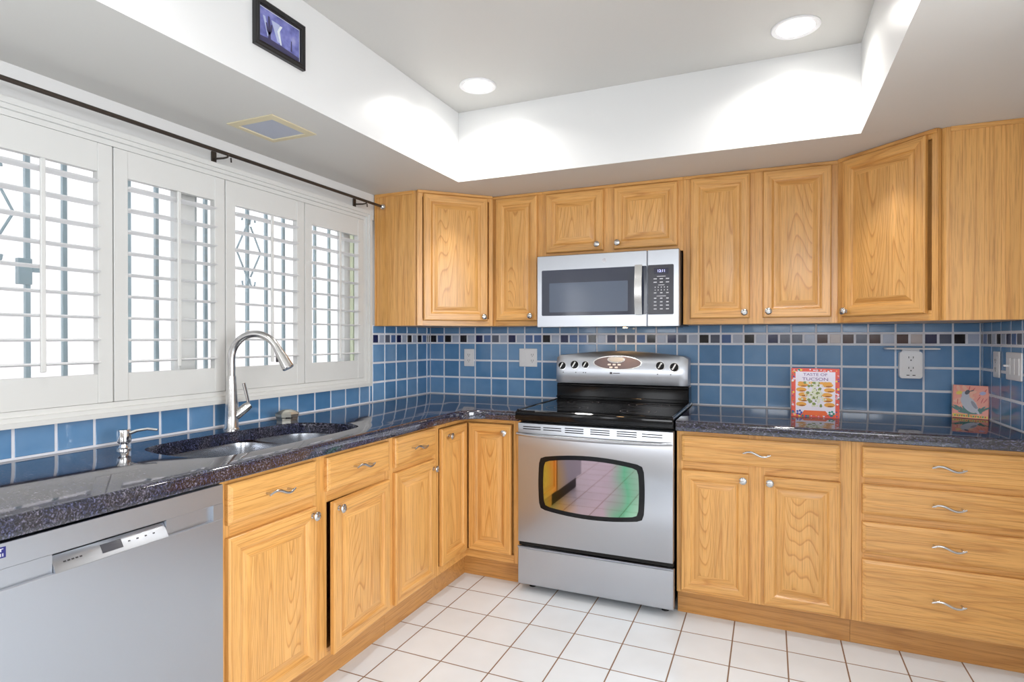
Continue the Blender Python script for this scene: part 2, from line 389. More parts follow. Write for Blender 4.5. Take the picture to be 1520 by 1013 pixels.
# ---------------------------------------------------------------- window, casing, shutters
b = MB()
c0, c1, z0, z1 = -2.533, -0.733, 1.026, 1.897
for (o, xx) in ((0.0, 0.03), (0.018, 0.042), (0.032, 0.05)):
    o2 = 0.05
    b.box(0.0005, xx, c0-o2, c1+o2, z1+o, z1+o2); b.box(0.0005, xx, c0-o2, c1+o2, z0-o2+0.002, z0-o)
    b.box(0.0005, xx, c1+o, c1+o2, z0-o, z1+o); b.box(0.0005, xx, c0-o2, c0-o, z0-o, z1+o)
win = struct(b.build('window_1', WPAINT)); win['label'] = 'white shuttered kitchen window over the sink'
b = MB()
for y0, y1 in ((WY0, WY0+0.05), (-1.775, -1.70), (-0.79, -0.735), (WY1-0.03, WY1)): b.box(-0.11, -0.06, y0, y1, WZ0, WZ1, 0.004)
b.box(-0.11, -0.06, WY0+0.05, WY1-0.03, WZ0, WZ0+0.05, 0.004); b.box(-0.11, -0.06, WY0+0.05, WY1-0.03, WZ1-0.05, WZ1, 0.004)
b.box(-0.135, -0.111, -1.70, -1.65, WZ0+0.05, WZ1-0.05, 0.004)
sash = b.build('sash', WPAINT, win)
b = MB(); b.box(-0.088, -0.084, WY0+0.03, -1.74, WZ0+0.03, WZ1-0.03); b.build('pane', GLASS, sash)
b = MB(); b.box(-0.082, -0.078, -1.735, WY1-0.02, WZ0+0.03, WZ1-0.03); b.build('pane', GLASS, sash)

def make_shutter(loc, label):
    t = thing('plantation_shutter', label, 'shutter', loc, 0, 'plantation shutters across the sink window')
    PW, PH = 0.446, 0.869
    b = MB()
    b.box(0.002, 0.030, 0, 0.048, 0, PH, 0.0015); b.box(0.002, 0.030, PW-0.048, PW, 0, PH, 0.0015)
    b.box(0.004, 0.028, 0.0485, PW-0.0485, 0, 0.096); b.box(0.004, 0.028, 0.0485, PW-0.0485, PH-0.095, PH)
    b.build('shutter_frame', WPAINT, t)
    for i in range(9):
        z = 1.1625 + 0.0757*i - 1.027
        b = MB(); prof = [(0.031*math.cos(a), 0.0048*math.sin(a)) for a in [2*PI*k/14 for k in range(14)]]
        ca, sa = math.cos(0.03), math.sin(0.03)
        b.prism([(u*ca-v*sa, u*sa+v*ca) for u, v in prof], 0.049, PW-0.049, lambda u, v, a: (0.016+u, a, z+v))
        b.build('louver', LOUV, t)
    b = MB(); b.box(0.049, 0.058, PW/2-0.007, PW/2+0.007, 0.112, 0.765, 0.002); b.build('tilt_rod', WPAINT, t)
    return t
names = ['white plantation shutter at the left end of the window, nearest the camera', 'white plantation shutter second from left, left of the tall faucet',
         'white plantation shutter directly behind the arched faucet', 'white plantation shutter next to the oak corner wall cabinet']
sh = make_shutter((0, -2.531, 1.027), names[0])
for i in (1, 2, 3): dup(sh, (0, -2.531+0.4505*i, 1.027), names[i])

# curtain rod
t = thing('curtain_rod', 'thin dark metal curtain rod above the shutters under the soffit', 'curtain rod', (0.08, -2.9, 1.985))
b = MB(); b.tube([(0, 0, 0), (0, 2.255, 0)], 0.0075, 12); b.build('rod', DARKROD, t)
b = MB(); b.lathe([(0.006, 0), (0.009, 0.003), (0.014, 0.010), (0.018, 0.020), (0.014, 0.031), (0.004, 0.036)], (0, 2.255, 0), (0, 1, 0), 16)
b.build('finial', CHROME, t)
for y in (1.235, 2.12):
    b = MB(); b.box(-0.0795, -0.073, y-0.012, y+0.012, -0.035, 0.02, 0.002); b.tube([(-0.075, y, -0.01), (-0.02, y, -0.014), (0.0, y, -0.013), (0.008, y, -0.004)], 0.004, 8)
    b.tube([(-0.015, y+0.03, -0.006), (-0.013, y+0.03, -0.024)], 0.003, 6)
    b.build('bracket', DARKROD, t)

# outside: iron security grille, neighbour wall, ground
t = thing('security_grille', 'painted iron security bars with diamond ornaments outside the window', 'security bars', (-0.3, -2.171, 0.9))
def bar_y(k): return 0.1183*k
for k in range(-4, 14):
    b = MB(); b.box(-0.007, 0.007, bar_y(k)-0.008, bar_y(k)+0.008, 0.0, 1.12, 0.001); b.build('bar', IRON, t)
for z in (0.0, 1.10):
    b = MB(); b.box(0.0075, 0.0175, bar_y(-4)-0.02, bar_y(13)+0.02, z-0.01, z+0.012); b.build('cross_rail', IRON, t)
for k in (-1, 8):
    y = bar_y(k); zc = 0.775
    b = MB()
    for s in (-1, 1):
        for q in (-1, 1):
            b.tube([(0.01, y+s*0.012, zc+q*0.125), (0.01, y+s*0.072, zc+q*0.004)], 0.0045, 6)
            pts = [(0.01, y+s*(0.006+0.03*math.sin(a*PI)), zc+q*(0.135+0.05*a-0.035*max(0, a-0.6)/0.4)) for a in [j/8 for j in range(9)]]
            b.tube([(0.01, y+s*0.006, zc+q*0.135), (0.01, y+s*0.012, zc+q*0.165), (0.01, y+s*0.026, zc+q*0.175), (0.01, y+s*0.037, zc+q*0.165), (0.01, y+s*0.04, zc+q*0.148)], 0.0045, 6)
    b.build('diamond_scroll', IRON, t)
b = MB(); b.box(0.008, 0.03, -0.04, 0.002, 0.53, 0.62, 0.002); b.box(0.008, 0.03, 0.0025, 0.03, 0.575, 0.6, 0.002); b.build('latch_box', IRON, t)
b = MB(); b.box(-2.75, -2.6, -9, 3, -0.1, 3.2); struct(b.build('wall_outside', STUCCO))
b = MB(); b.box(-2.6, -0.15, -9, 3, -0.2, -0.1); g = struct(b.build('ground', PAVE))
b = MB(); b.box(-0.20, -0.151, -0.60, -0.45, 0, 2.4); b.build('exterior_return', GREENISH, wall_left)

# ---------------------------------------------------------------- cabinetry
def ring(x0, x1, z0, z1, y): return [(x0, y, z0), (x1, y, z0), (x1, y, z1), (x0, y, z1)]
def framed(b, w, h, steps):
    """rectangular loops stepping inwards: (inset, y); rails get the level grain, stiles the upright one"""
    rows = [[b.bm.verts.new(p) for p in ring(i, w-i, i, h-i, y)] for i, y in steps]
    f = b.bm.faces.new(rows[0][::-1])
    for r0, r1 in zip(rows, rows[1:]):
        for i in range(4):
            j = (i+1) % 4; f = b.bm.faces.new((r0[i], r0[j], r1[j], r1[i])); f.material_index = 1 if i in (0, 2) else 0
    f = b.bm.faces.new(rows[-1]); f.material_index = 2; return f
def knob(parent, x, z, y=-0.02):
    b = MB(); b.lathe([(0.0095, 0), (0.0095, 0.002), (0.0058, 0.004), (0.0055, 0.012), (0.010, 0.016), (0.0155, 0.019), (0.0158, 0.023), (0.012, 0.0265), (0.004, 0.028)], (0, 0, 0), (0, -1, 0), 20)
    return b.build('knob', NICKEL, parent, (x, y, z))
def door(parent, x, z, w, h, y, kx=None, kz=None, rz=0.0, name='door', raised=True, loc=None):
    b = MB()
    st = 0.048 if w > 0.24 else 0.043
    fl = framed(b, w, h, [(0, -0.001), (0, -0.015), (0.0025, -0.0185), (0.006, -0.02), (st-0.010, -0.02), (st-0.006, -0.0185), (st-0.003, -0.0145), (st+0.002, -0.0115), (st+0.008, -0.0115), (st+0.03, -0.0185), (st+0.032, -0.0188)])
    o = b.build(name, OAK, parent, loc if loc else (x, y, z), (0, 0, rz), sharp=14)
    if kx is not None: knob(o, kx, kz)
    return o
def pull(parent, x, z, y=-0.02, L=0.108):
    b = MB(); n = 22
    pts = [(-L/2+L*i/n, -0.024-0.004*math.sin(PI*i/n), 0.0085*math.sin(2*PI*i/n)) for i in range(n+1)]
    b.tube(pts, [0.0028+0.0022*math.sin(PI*i/n) for i in range(n+1)], 10)
    for s in (-1, 1):
        b.tube([(s*(L/2-0.010), 0, s*-0.003), (s*(L/2-0.010), -0.024, s*-0.003)], 0.0038, 10)
    return b.build('handle', NICKEL, parent, (x, y, z))
def drawer(parent, x0, x1, z0, z1, y, pl=True):
    b = MB(); w, h = x1-x0, z1-z0
    f = framed(b, w, h, [(0, -0.001), (0, -0.014), (0.003, -0.0165), (0.012, -0.0195), (0.0135, -0.02)])
    for q in b.bm.faces: q.material_index = 1
    o = b.build('drawer_front', OAK, parent, (x0, y, z0), sharp=14)
    if pl: pull(o, w/2, h/2)
    return o
def base_carcass(t, w, stiles, rails, front, depth_back=0.0, toe=0.6, hollow=False, toe_x=None, top=0.832):
    """local: x along the run, front face of frame at y=front"""
    b = MB(); yb = front+0.0195
    if hollow:
        b.box(0, 0.016, yb, -depth_back-0.001, 0.105, top-0.002); b.box(w-0.016, w, yb, -depth_back-0.001, 0.105, top-0.002)
        b.box(0.0165, w-0.0165, yb, -depth_back-0.001, 0.105, 0.121); b.box(0.0165, w-0.0165, -depth_back-0.012, -depth_back-0.001, 0.1215, top-0.2)
    else: b.box(0, w, yb, -depth_back-0.001, 0.105, top-0.002)
    b.build('carcass', [OAKV, OAKH], t)
    b = MB()
    for x0, x1 in stiles: b.box(x0, x1, front, front+0.019, 0.105, top-0.001, 0.0008)
    for x0, x1, z0, z1 in rails: b.box(x0, x1, front+0.0003, front+0.019, z0, z1, 0.0006, 1)
    b.build('face_frame', OAK, t)
    b = MB(); b.box(*(toe_x or (0, w)), -toe, -toe+0.016, 0.0005, 0.1045); b.build('toe_kick', OAKT_SHADE, t)

# --- left run (faces +x): local x = world y - y0, local -y = world +x
T = 0.60
# sink base: two drawer fronts over two doors, the right door standing slightly open
y0 = -2.161
t = thing('sink_base_cabinet', 'oak sink base cabinet beside the dishwasher, one door slightly ajar', 'cabinet', (0, y0, 0), PI/2)
w_ = 0.828
base_carcass(t, w_, [(0, 0.036), (0.376, 0.448), (w_-0.036, w_)],
             [(0.036, 0.376, 0.805, 0.831), (0.448, w_-0.036, 0.805, 0.831), (0.036, 0.376, 0.655, 0.70), (0.448, w_-0.036, 0.655, 0.70), (0.036, 0.376, 0.105, 0.13), (0.448, w_-0.036, 0.105, 0.13)], -XF, 0.002, T, hollow=True)
drawer(t, -2.144-y0, -1.780-y0, 0.698, 0.818, -XF); drawer(t, -1.727-y0, -1.355-y0, 0.698, 0.818, -XF)
door(t, -2.144-y0, 0.117, 0.364, 0.543, -XF, 0.364-0.024, 0.518)
# ajar door: hinged on its right edge
dw = 0.364; an = math.radians(3.2)
hx, hy = -1.356-y0, -XF-0.001
o = door(t, 0, 0, dw, 0.543, 0, 0.024, 0.518, rz=an, loc=(hx-dw*math.cos(an), hy-dw*math.sin(an), 0.117))
# narrow drawer-and-door base
y0 = -1.332
t = thing('base_cabinet', 'narrow oak base cabinet with one drawer over one door, between sink and corner', 'cabinet', (0, y0, 0), PI/2)
w_ = 0.376
base_carcass(t, w_, [(0, 0.03), (w_-0.034, w_)], [(0.03, w_-0.034, 0.805, 0.831), (0.03, w_-0.034, 0.655, 0.70), (0.03, w_-0.034, 0.105, 0.13)], -XF, 0.002, T)
drawer(t, -1.311-y0, -0.988-y0, 0.698, 0.824, -XF); door(t, -1.311-y0, 0.117, 0.323, 0.56, -XF, 0.323-0.024, 0.518)
# pie-cut corner base with two hinged leaves
t = thing('corner_cabinet', 'oak corner base cabinet with two leaves meeting in the inner corner', 'cabinet', (0, 0, 0))
b = MB()
P = [(0.002, -0.955), (XF-0.0195, -0.955), (XF-0.0195, YF+0.0195), (0.936, YF+0.0195), (0.936, -0.009), (0.002, -0.009)]
b.prism(P, 0.105, 0.83, lambda u, v, a: (u, v, a)); b.build('carcass', OAK, t)
b = MB()
b.box(XF-0.019, XF, -0.955, -0.937, 0.105, 0.831); b.box(0.897, 0.936, YF, YF+0.019, 0.105, 0.831)
for z0_, z1_ in ((0.811, 0.831), (0.105, 0.146)):
    b.box(XF-0.019, XF, -0.937, YF+0.019, z0_, z1_, mat=1); b.box(XF, 0.897, YF, YF+0.019, z0_, z1_, mat=1)
b.build('face_frame', OAK, t)
b = MB(); b.box(T-0.016, T, -0.955, -0.626+0.016, 0.0005, 0.1045, mat=0); b.box(T, 0.936, -0.626, -0.61, 0.0005, 0.1045, mat=1); b.build('toe_kick', [OAKT_SHADE, OAKT_SHADE], t)
door(t, 0, 0.149, 0.2555, 0.658, 0, 0.062, 0.617, rz=PI/2, loc=(XF+0.0005, -0.932, 0.149))
door(t, 0, 0.149, 0.2425, 0.658, 0, 0.2425-0.034, 0.617, loc=(0.6475, YF-0.0005, 0.149))

# --- right of the range
x0 = 1.698
t = thing('base_cabinet', 'oak base cabinet with one wide drawer over two doors, right of the stove', 'cabinet', (x0, 0, 0))
w_ = 0.684
base_carcass(t, w_, [(0, 0.03), (0.296, 0.366), (w_-0.045, w_)], [(0.03, w_-0.045, 0.805, 0.831), (0.03, w_-0.045, 0.6605, 0.70), (0.03, 0.296, 0.105, 0.13), (0.366, w_-0.045, 0.105, 0.13)], YF, 0.009, 0.622)
drawer(t, 1.720-x0, 2.340-x0, 0.697, 0.811, YF)
door(t, 1.718-x0, 0.117, 0.281, 0.543, YF, 0.281-0.023, 0.519); door(t, 2.059-x0, 0.117, 0.284, 0.543, YF, 0.022, 0.519)
x0 = 2.383
t = thing('drawer_cabinet', 'oak base cabinet with a stack of four drawers at the right end', 'cabinet', (x0, 0, 0))
w_ = W-0.002-x0
base_carcass(t, w_, [(0, 0.045)], [(0.045, w_, 0.105, 0.118), (0.045, w_, 0.36, 0.391), (0.045, w_, 0.51, 0.548), (0.045, w_, 0.66, 0.695), (0.045, w_, 0.808, 0.831)], YF, 0.009, 0.622)
for z0_, z1_ in ((0.116, 0.363), (0.387, 0.513), (0.544, 0.663), (0.690, 0.812)): drawer(t, 2.419-x0, 2.978-x0, z0_, z1_, YF)

# --- wall cabinets
def scribe(b, x0, x1, y, z=2.048):
    b.box(x0, x1, y-0.006, y, z, ZS-0.001, 0.002, 1)
def upper(name, label, x0, x1, z0, stiles, rails, front=-0.286):
    t = thing(name, label, 'cabinet', (x0, 0, z0))
    wd = x1-x0; h = ZS-0.0008-z0
    b = MB(); b.box(0, wd, front+0.0195, -0.0085, 0, h); b.build('carcass', OAK, t)
    b = MB()
    for a, c in stiles: b.box(a-x0, c-x0, front, front+0.019, 0, h, 0.0006)
    for a, c, p, q in rails: b.box(a-x0, c-x0, front+0.0003, front+0.019, p-z0, q-z0, 0.0005, 1)
    b.box(0, wd, front-0.007, front, 2.047-z0, h, 0.002, 1)
    b.build('face_frame', OAK, t)
    return t
t = upper('wall_cabinet', 'narrow oak wall cabinet with one door, left of the microwave', 0.6055, 0.9145, ZU, [(0.6055, 0.634), (0.878, 0.9145)], [(0.634, 0.878, ZU, 1.352), (0.634, 0.878, 2.03, 2.063)])
door(t, 0.630-0.6055, 1.343-ZU, 0.254, 0.702, -0.286, 0.254-0.034, 0.027)
t = upper('wall_cabinet', 'short oak wall cabinet with two small doors above the microwave', 0.915, 1.676, 1.69, [(0.915, 0.948), (1.255, 1.33), (1.64, 1.676)],
          [(0.948, 1.255, 1.69, 1.725), (1.33, 1.64, 1.69, 1.725), (0.948, 1.255, 2.03, 2.063), (1.33, 1.64, 2.03, 2.063)])
door(t, 0.938-0.915, 1.716-1.69, 0.326, 0.326, -0.286, 0.326-0.03, 0.03); door(t, 1.322-0.915, 1.716-1.69, 0.327, 0.326, -0.286, 0.022, 0.031)
t = upper('wall_cabinet', 'oak wall cabinet with two tall doors, right of the microwave', 1.6765, 2.3765, ZU, [(1.6765, 1.722), (1.98, 2.058), (2.33, 2.3765)],
          [(1.722, 1.98, ZU, 1.352), (2.058, 2.33, ZU, 1.352), (1.722, 1.98, 2.03, 2.063), (2.058, 2.33, 2.03, 2.063)])
door(t, 1.712-1.6765, 1.343-ZU, 0.279, 0.702, -0.286, 0.279-0.024, 0.027); door(t, 2.048-1.6765, 1.343-ZU, 0.292, 0.702, -0.286, 0.026, 0.03)
def corner_upper(label, sgn, ox):
    """diagonal corner cabinet; sgn=+1 left corner, -1 right corner"""
    t = thing('corner_wall_cabinet', label, 'cabinet', (ox, 0, ZU))
    h = ZS-0.0008-ZU; X = lambda v: sgn*v
    d, D = 0.286, 0.6045
    b = MB(); b.prism([(X(0.009), -0.0085), (X(0.009), -D), (X(d-0.01), -D), (X(d), -D+0.008), (X(D), -d+0.0005), (X(D), -0.0085)], 0, h, lambda u, v, a: (u, v, a))
    b.box(min(X(0.009), X(0.018)), max(X(0.009), X(0.018)), -D-0.004, -D, 0, h); b.box(min(X(d-0.022), X(0.018)), max(X(d-0.022), X(0.018)), -D-0.005, -D-0.0003, h-0.018, h, mat=1)
    b.build('carcass', OAK, t)
    # diagonal face frame in its own turned coordinates
    L = (D-d)*math.sqrt(2); rz = PI/4*sgn
    ox_, oy_ = (d, -D) if sgn > 0 else (-D, -d)
    b = MB()
    k = 0.031
    b.box(0.002, k, -0.019, 0, 0, h, 0.0006); b.box(L-k, L-0.008, -0.019, 0, 0, h, 0.0006); b.box(k, L-k, -0.0187, 0, 0, 0.04, mat=1); b.box(k, L-k, -0.0187, 0, h-0.035, h, mat=1)
    b.box(0.004, L-0.01, -0.0255, -0.019, h-0.016, h, 0.002, 1)
    b.build('face_frame', OAK, t, (ox_, oy_, 0), (0, 0, rz))
    s, c = math.sin(rz), math.cos(rz)
    lx, ly = 0.035, -0.0195
    dw = L-0.08
    o = door(t, 0, 0, dw, 0.702, 0, (dw-0.026 if sgn > 0 else 0.022), 0.024, rz=rz, loc=(ox_+lx*c-ly*s, oy_+lx*s+ly*c, 0.028))
    return t
corner_upper('oak diagonal corner wall cabinet next to the window', 1, 0.0)
corner_upper('oak diagonal corner wall cabinet at the far right', -1, W)

# ---------------------------------------------------------------- countertops
def slab_profile(th=0.045):
    r = th/2; n = 8
    return [(r*math.cos(-PI/2+PI*k/n), r*math.sin(-PI/2+PI*k/n)) for k in range(n+1)]
def _nose():
    # eased front edge: small round at the bottom, larger at the top, flat face between (unit half-height coordinates)
    out = []
    for cx, cz, rr, a0 in ((0.78, -0.78, 0.22, -90), (0.5, 0.5, 0.5, 0)):
        for k in range(6 if a0 else 5):
            a = math.radians(a0+90*k/(5 if a0 else 4)); out.append((cx+rr*math.cos(a), cz+rr*math.sin(a)))
    return out
NOSE = _nose()
def counter(poly_edge, back, name, label, holes=None):
    """poly_edge: front edge polyline (outer line); back: closing points; rounded nose along the front"""
    b = MB(); r = 0.0225; zc_ = ZC-r
    pts = [Vector((p[0], p[1], 0)) for p in poly_edge]
    loops = []
    for i, p in enumerate(pts):
        d0 = (pts[i]-pts[i-1]).normalized() if i else None
        d1 = (pts[i+1]-pts[i]).normalized() if i < len(pts)-1 else None
        d = ((d0 or d1)+(d1 or d0)).normalized()
        nrm = Vector((d.y, -d.x, 0))                       # outward, right-hand side of travel
        loops.append([p - nrm*r + nrm*(r*cx) + Vector((0, 0, zc_+r*sz)) for cx, sz in NOSE])
    rows = [[b.bm.verts.new(q) for q in lp] for lp in loops]
    for a, c in zip(rows, rows[1:]):
        for i in range(10): b.bm.faces.new((a[i], a[i+1], c[i+1], c[i]))
    top = [rw[-1] for rw in rows]+[b.bm.verts.new((p[0], p[1], ZC)) for p in back]
    bot = [rw[0] for rw in rows]+[b.bm.verts.new((p[0], p[1], ZC-2*r)) for p in back]
    m = len(rows)
    n = len(top)
    for i in range(m-1, n):
        j = (i+1) % n
        if i == m-1: b.bm.faces.new(rows[-1][::-1][:-1][::-1]+[bot[m]] if False else [*rows[-1], top[m], bot[m]])
        elif i == n-1: b.bm.faces.new([*rows[0][::-1], bot[n-1], top[n-1]])
        else: b.bm.faces.new((top[i], bot[i], bot[j], top[j]))
    if not holes:
        b.bm.faces.new(top); b.bm.faces.new(bot[::-1])
    else:
        for vs, z in ((top, ZC), (bot, ZC-2*r)):
            hv = [b.bm.verts.new((p[0], p[1], z)) for p in holes]
            es = [b.bm.edges.get((vs[i], vs[(i+1) % n])) or b.bm.edges.new((vs[i], vs[(i+1) % n])) for i in range(n)]
            es += [b.bm.edges.new((hv[i], hv[(i+1) % len(hv)])) for i in range(len(hv))]
            bmesh.ops.triangle_fill(b.bm, use_beauty=True, use_dissolve=False, edges=es)
            if z == ZC: hv_top = hv
        for i in range(len(hv)):
            j = (i+1) % len(hv); b.bm.faces.new((hv_top[i], hv_top[j], hv[j], hv[i]))
    return tag(b.build(name, GRAN, sharp=25), label, 'countertop')
XE, YE = 0.655, -0.700
# sink cut-out outline (two bowls under one flowing opening)
def smooth_closed(ctrl, per=8):
    out = []; n = len(ctrl)
    for i in range(n):
        p0, p1, p2, p3 = [Vector((*ctrl[(i+k) % n], 0)) for k in (-1, 0, 1, 2)]
        for k in range(per):
            u = k/per
            q = 0.5*((2*p1)+(-p0+p2)*u+(2*p0-5*p1+4*p2-p3)*u*u+(-p0+3*p1-3*p2+p3)*u**3); out.append((q.x, q.y))
    return out
sink_ctrl = [(0.205, -2.095), (0.158, -2.02), (0.150, -1.88), (0.155, -1.70), (0.172, -1.55), (0.205, -1.43), (0.27, -1.385), (0.36, -1.372), (0.46, -1.372), (0.525, -1.41), (0.545, -1.55), (0.55, -1.75), (0.55, -1.95), (0.53, -2.07), (0.47, -2.12), (0.33, -2.125)]
sink_out = smooth_closed(sink_ctrl, 5)
fil = 0.13
arc = [(XE+fil-fil*math.cos(a), YE-fil+fil*math.sin(a)) for a in [PI/2*k/10 for k in range(11)]]
edge = [(XE, -2.80)]+arc+[(0.9375, YE)]
counter([(XE, -2.80)]+[(XE, y) for y in (-2.4, -2.0, -1.6, -1.2)]+arc+[(0.9375, YE)], [(0.9375, -0.0082), (0.0082, -0.0082), (0.0082, -2.80)], 'countertop', 'dark speckled granite countertop with undermount sink, wrapping the left corner', sink_out)
counter([(1.6985, YE), (2.2, YE), (W-0.0085, YE)], [(W-0.0085, -0.0082), (1.6985, -0.0082)], 'countertop', 'dark speckled granite countertop right of the stove, cookbook standing on it')

# ---------------------------------------------------------------- sink
t = thing('kitchen_sink', 'stainless double-bowl undermount sink below the faucet', 'sink', (0.35, -1.75, ZC-0.046))
def bowl(ctrl, depth, name):
    out = smooth_closed(ctrl, 6); b = MB(); n = len(out)
    cx = sum(p[0] for p in out)/n; cy = sum(p[1] for p in out)/n
    lp = []
    for s, z in ((1.06, 0.0), (1.0, 0.0), (0.985, -0.02), (0.96, -depth*0.7), (0.93, -depth*0.93), (0.86, -depth), (0.2, -depth-0.006), (0.12, -depth-0.008)):
        lp.append([(cx+(x-cx)*s-0.35, cy+(y-cy)*s+1.75, z) for x, y in out])
    for (s, z) in ((0.12, -depth-0.012), (0.9, -depth-0.004), (1.0, -depth*0.6), (1.06, -0.003)):
        lp.append([(cx+(x-cx)*s-0.35, cy+(y-cy)*s+1.75, z) for x, y in out])
    b.loft(lp, 0, False, False)
    o = b.build(name, STEELV, t, sharp=50)
    b = MB(); b.lathe([(0.045, 0.0), (0.045, 0.003), (0.036, 0.004), (0.03, -0.001), (0.004, -0.002)], (cx-0.35, cy+1.75, -depth-0.0055), (0, 0, 1), 24); b.build('drain', CHROME, o)
bowl([(0.20, -2.09), (0.155, -2.01), (0.150, -1.88), (0.155, -1.72), (0.20, -1.665), (0.33, -1.655), (0.47, -1.655), (0.535, -1.69), (0.55, -1.80), (0.55, -1.95), (0.53, -2.07), (0.46, -2.12), (0.32, -2.12)], 0.19, 'large_bowl')
bowl([(0.165, -1.60), (0.175, -1.53), (0.21, -1.43), (0.28, -1.385), (0.36, -1.375), (0.46, -1.375), (0.52, -1.41), (0.54, -1.50), (0.535, -1.60), (0.46, -1.625), (0.33, -1.63), (0.21, -1.625)], 0.15, 'small_bowl')

# faucet
t = thing('faucet', 'tall brushed steel gooseneck pull-down faucet with side lever behind the sink', 'faucet', (0.112, -1.675, ZC), math.radians(20))
b = MB(); b.lathe([(0.030, 0), (0.030, 0.004), (0.026, 0.01), (0.0245, 0.06), (0.0215, 0.13), (0.0175, 0.20), (0.0165, 0.215)], n=24)
b.build('body', NICKEL, t)
b = MB(); R_ = 0.098; zc_ = 0.285
pts = [(0, 0, 0.21), (0, 0, 0.25)] + [(R_-R_*math.cos(a), 0, zc_+R_*math.sin(a)) for a in [PI*k/18 for k in range(0, 16)]]
b.tube(pts, 0.0145, 16); b.build('spout', NICKEL, t)
a = PI*15/18; p0 = Vector((R_-R_*math.cos(a), 0, zc_+R_*math.sin(a))); dd = Vector((math.sin(a), 0, math.cos(a))).normalized()
b = MB(); b.tube([p0, p0+dd*0.02, p0+dd*0.06, p0+dd*0.098, p0+dd*0.102], [0.0148, 0.0168, 0.021, 0.0235, 0.021], 18); hd = b.build('spray_head', NICKEL, t)
b = MB(); q = p0+dd*0.05; b.box(q.x-0.024, q.x-0.016, -0.006, 0.006, q.z-0.02, q.z+0.015, 0.002); b.build('spray_button', SLOT, hd)
b = MB(); b.tube([(0.012, 0.008, 0.055), (0.045, 0.03, 0.088), (0.056, 0.038, 0.098)], [0.019, 0.018, 0.014], 16)
b.build('valve', NICKEL, t)
b = MB(); b.tube([(0.052, 0.036, 0.094), (0.047, 0.032, 0.13), (0.037, 0.025, 0.185)], [0.0085, 0.0075, 0.0085], 12, flat=0.7); b.build('lever', NICKEL, t)
# soap dispenser
t = thing('soap_dispenser', 'small chrome soap dispenser pump on the counter left of the sink', 'soap dispenser', (0.14, -2.12, ZC), math.radians(35))
b = MB(); b.lathe([(0.021, 0), (0.021, 0.004), (0.015, 0.008), (0.0125, 0.016), (0.0125, 0.02), (0.02, 0.026), (0.0205, 0.03), (0.0205, 0.062), (0.0195, 0.066), (0.004, 0.0665)], n=24); b.build('pump_body', CHROME, t)
b = MB(); b.tube([(0.012, 0, 0.052), (0.04, 0, 0.062), (0.07, 0, 0.066), (0.1, 0, 0.062)], [0.006, 0.005, 0.0045, 0.004], 10); b.build('nozzle', CHROME, t)
# squat dish behind the small bowl
t = thing('soap_dish', 'squat faceted pewter-coloured lidded dish on the counter behind the small sink bowl', 'soap dish', (0.105, -1.372, ZC), 0.3)
b = MB(); b.lathe([(0.045, 0), (0.047, 0.012), (0.050, 0.016), (0.0505, 0.019)], n=8); b.build('dish', PEWTER, t, sharp=15)
b = MB(); b.lathe([(0.0515, 0.0195), (0.053, 0.030), (0.040, 0.039), (0.018, 0.047), (0.004, 0.048)], n=8); b.build('lid', PEWTER, t, sharp=15)
b = MB(); b.box(0.0436, 0.049, -0.014, 0.014, 0.0105, 0.0175, 0.001); b.build('slot', BLACKM, t, rot=(0, 0, -0.95))

# ---------------------------------------------------------------- dishwasher
dy = -2.161-0.604
t = thing('dishwasher', 'stainless dishwasher with recessed handle under the left counter', 'dishwasher', (0, dy, 0), PI/2)
b = MB(); b.box(0.003, 0.599, -0.60, -0.03, 0.1, 0.826); b.build('tub', BLACKM, t)
F = -0.645
b = MB()
zb0, zb1 = 0.727, 0.771
b.box(0.004, 0.600, F, F+0.035, 0.115, zb0, 0.0012); b.box(0.004, 0.600, F, F+0.035, zb1, 0.8255, 0.0012)
b.box(0.568, 0.600, F+0.0003, F+0.035, zb0, zb1); b.box(0.004, 0.034, F+0.0003, F+0.035, zb0, zb1)
b.box(0.034, 0.168, F+0.012, F+0.035, zb0, zb1); b.box(0.435, 0.568, F+0.012, F+0.035, zb0, zb1)
b.build('door_panel', STEEL, t)
b = MB(); b.box(0.169, 0.434, F+0.034, F+0.04, zb0, zb1); b.build('handle_pocket', BLACKM, t)
b = MB(); b.loft([[(0.169, F+0.0008, zb0), (0.434, F+0.0008, zb0), (0.434, F+0.022, zb0+0.034), (0.169, F+0.022, zb0+0.034)], [(0.169, F+0.033, zb0), (0.434, F+0.033, zb0), (0.434, F+0.033, zb0+0.034), (0.169, F+0.033, zb0+0.034)]])
cp = b.build('control_strip', STEEL, t)
sl = (0.0212/0.034)
b = MB()
on = lambda u, v, a: (u, F+0.0008+sl*v-a, zb0+v)
b.prism([(0.272, 0.009), (0.320, 0.009), (0.320, 0.027), (0.272, 0.027)], 0.0, 0.0012, on); b.build('display', PANELG, cp)
b = MB()
for k in range(9):
    x = 0.19+0.0085*k if k < 5 else 0.335+0.021*(k-5)
    b.prism([(x, 0.016), (x+0.005, 0.016), (x+0.005, 0.0185), (x, 0.0185)], 0.0, 0.0011, on)
b.build('control_markings', SLOT, cp)
b = MB(); b.box(0.045, 0.0765, F-0.0008, F, 0.795, 0.8175); stk = b.build('energy_sticker', BLUESTK, t)
b = MB()
for x0_, x1_, z0_, z1_ in ((0.050, 0.0555, 0.808, 0.8145), (0.0565, 0.062, 0.808, 0.8145), (0.063, 0.072, 0.8128, 0.8145), (0.0665, 0.0685, 0.808, 0.8128), (0.050, 0.056, 0.798, 0.8045), (0.058, 0.064, 0.798, 0.8045), (0.066, 0.068, 0.798, 0.8045), (0.070, 0.072, 0.798, 0.8045)):
    b.box(x0_, x1_, F-0.0011, F-0.0008, z0_, z1_)
b.build('sticker_print', LEGEND, stk)
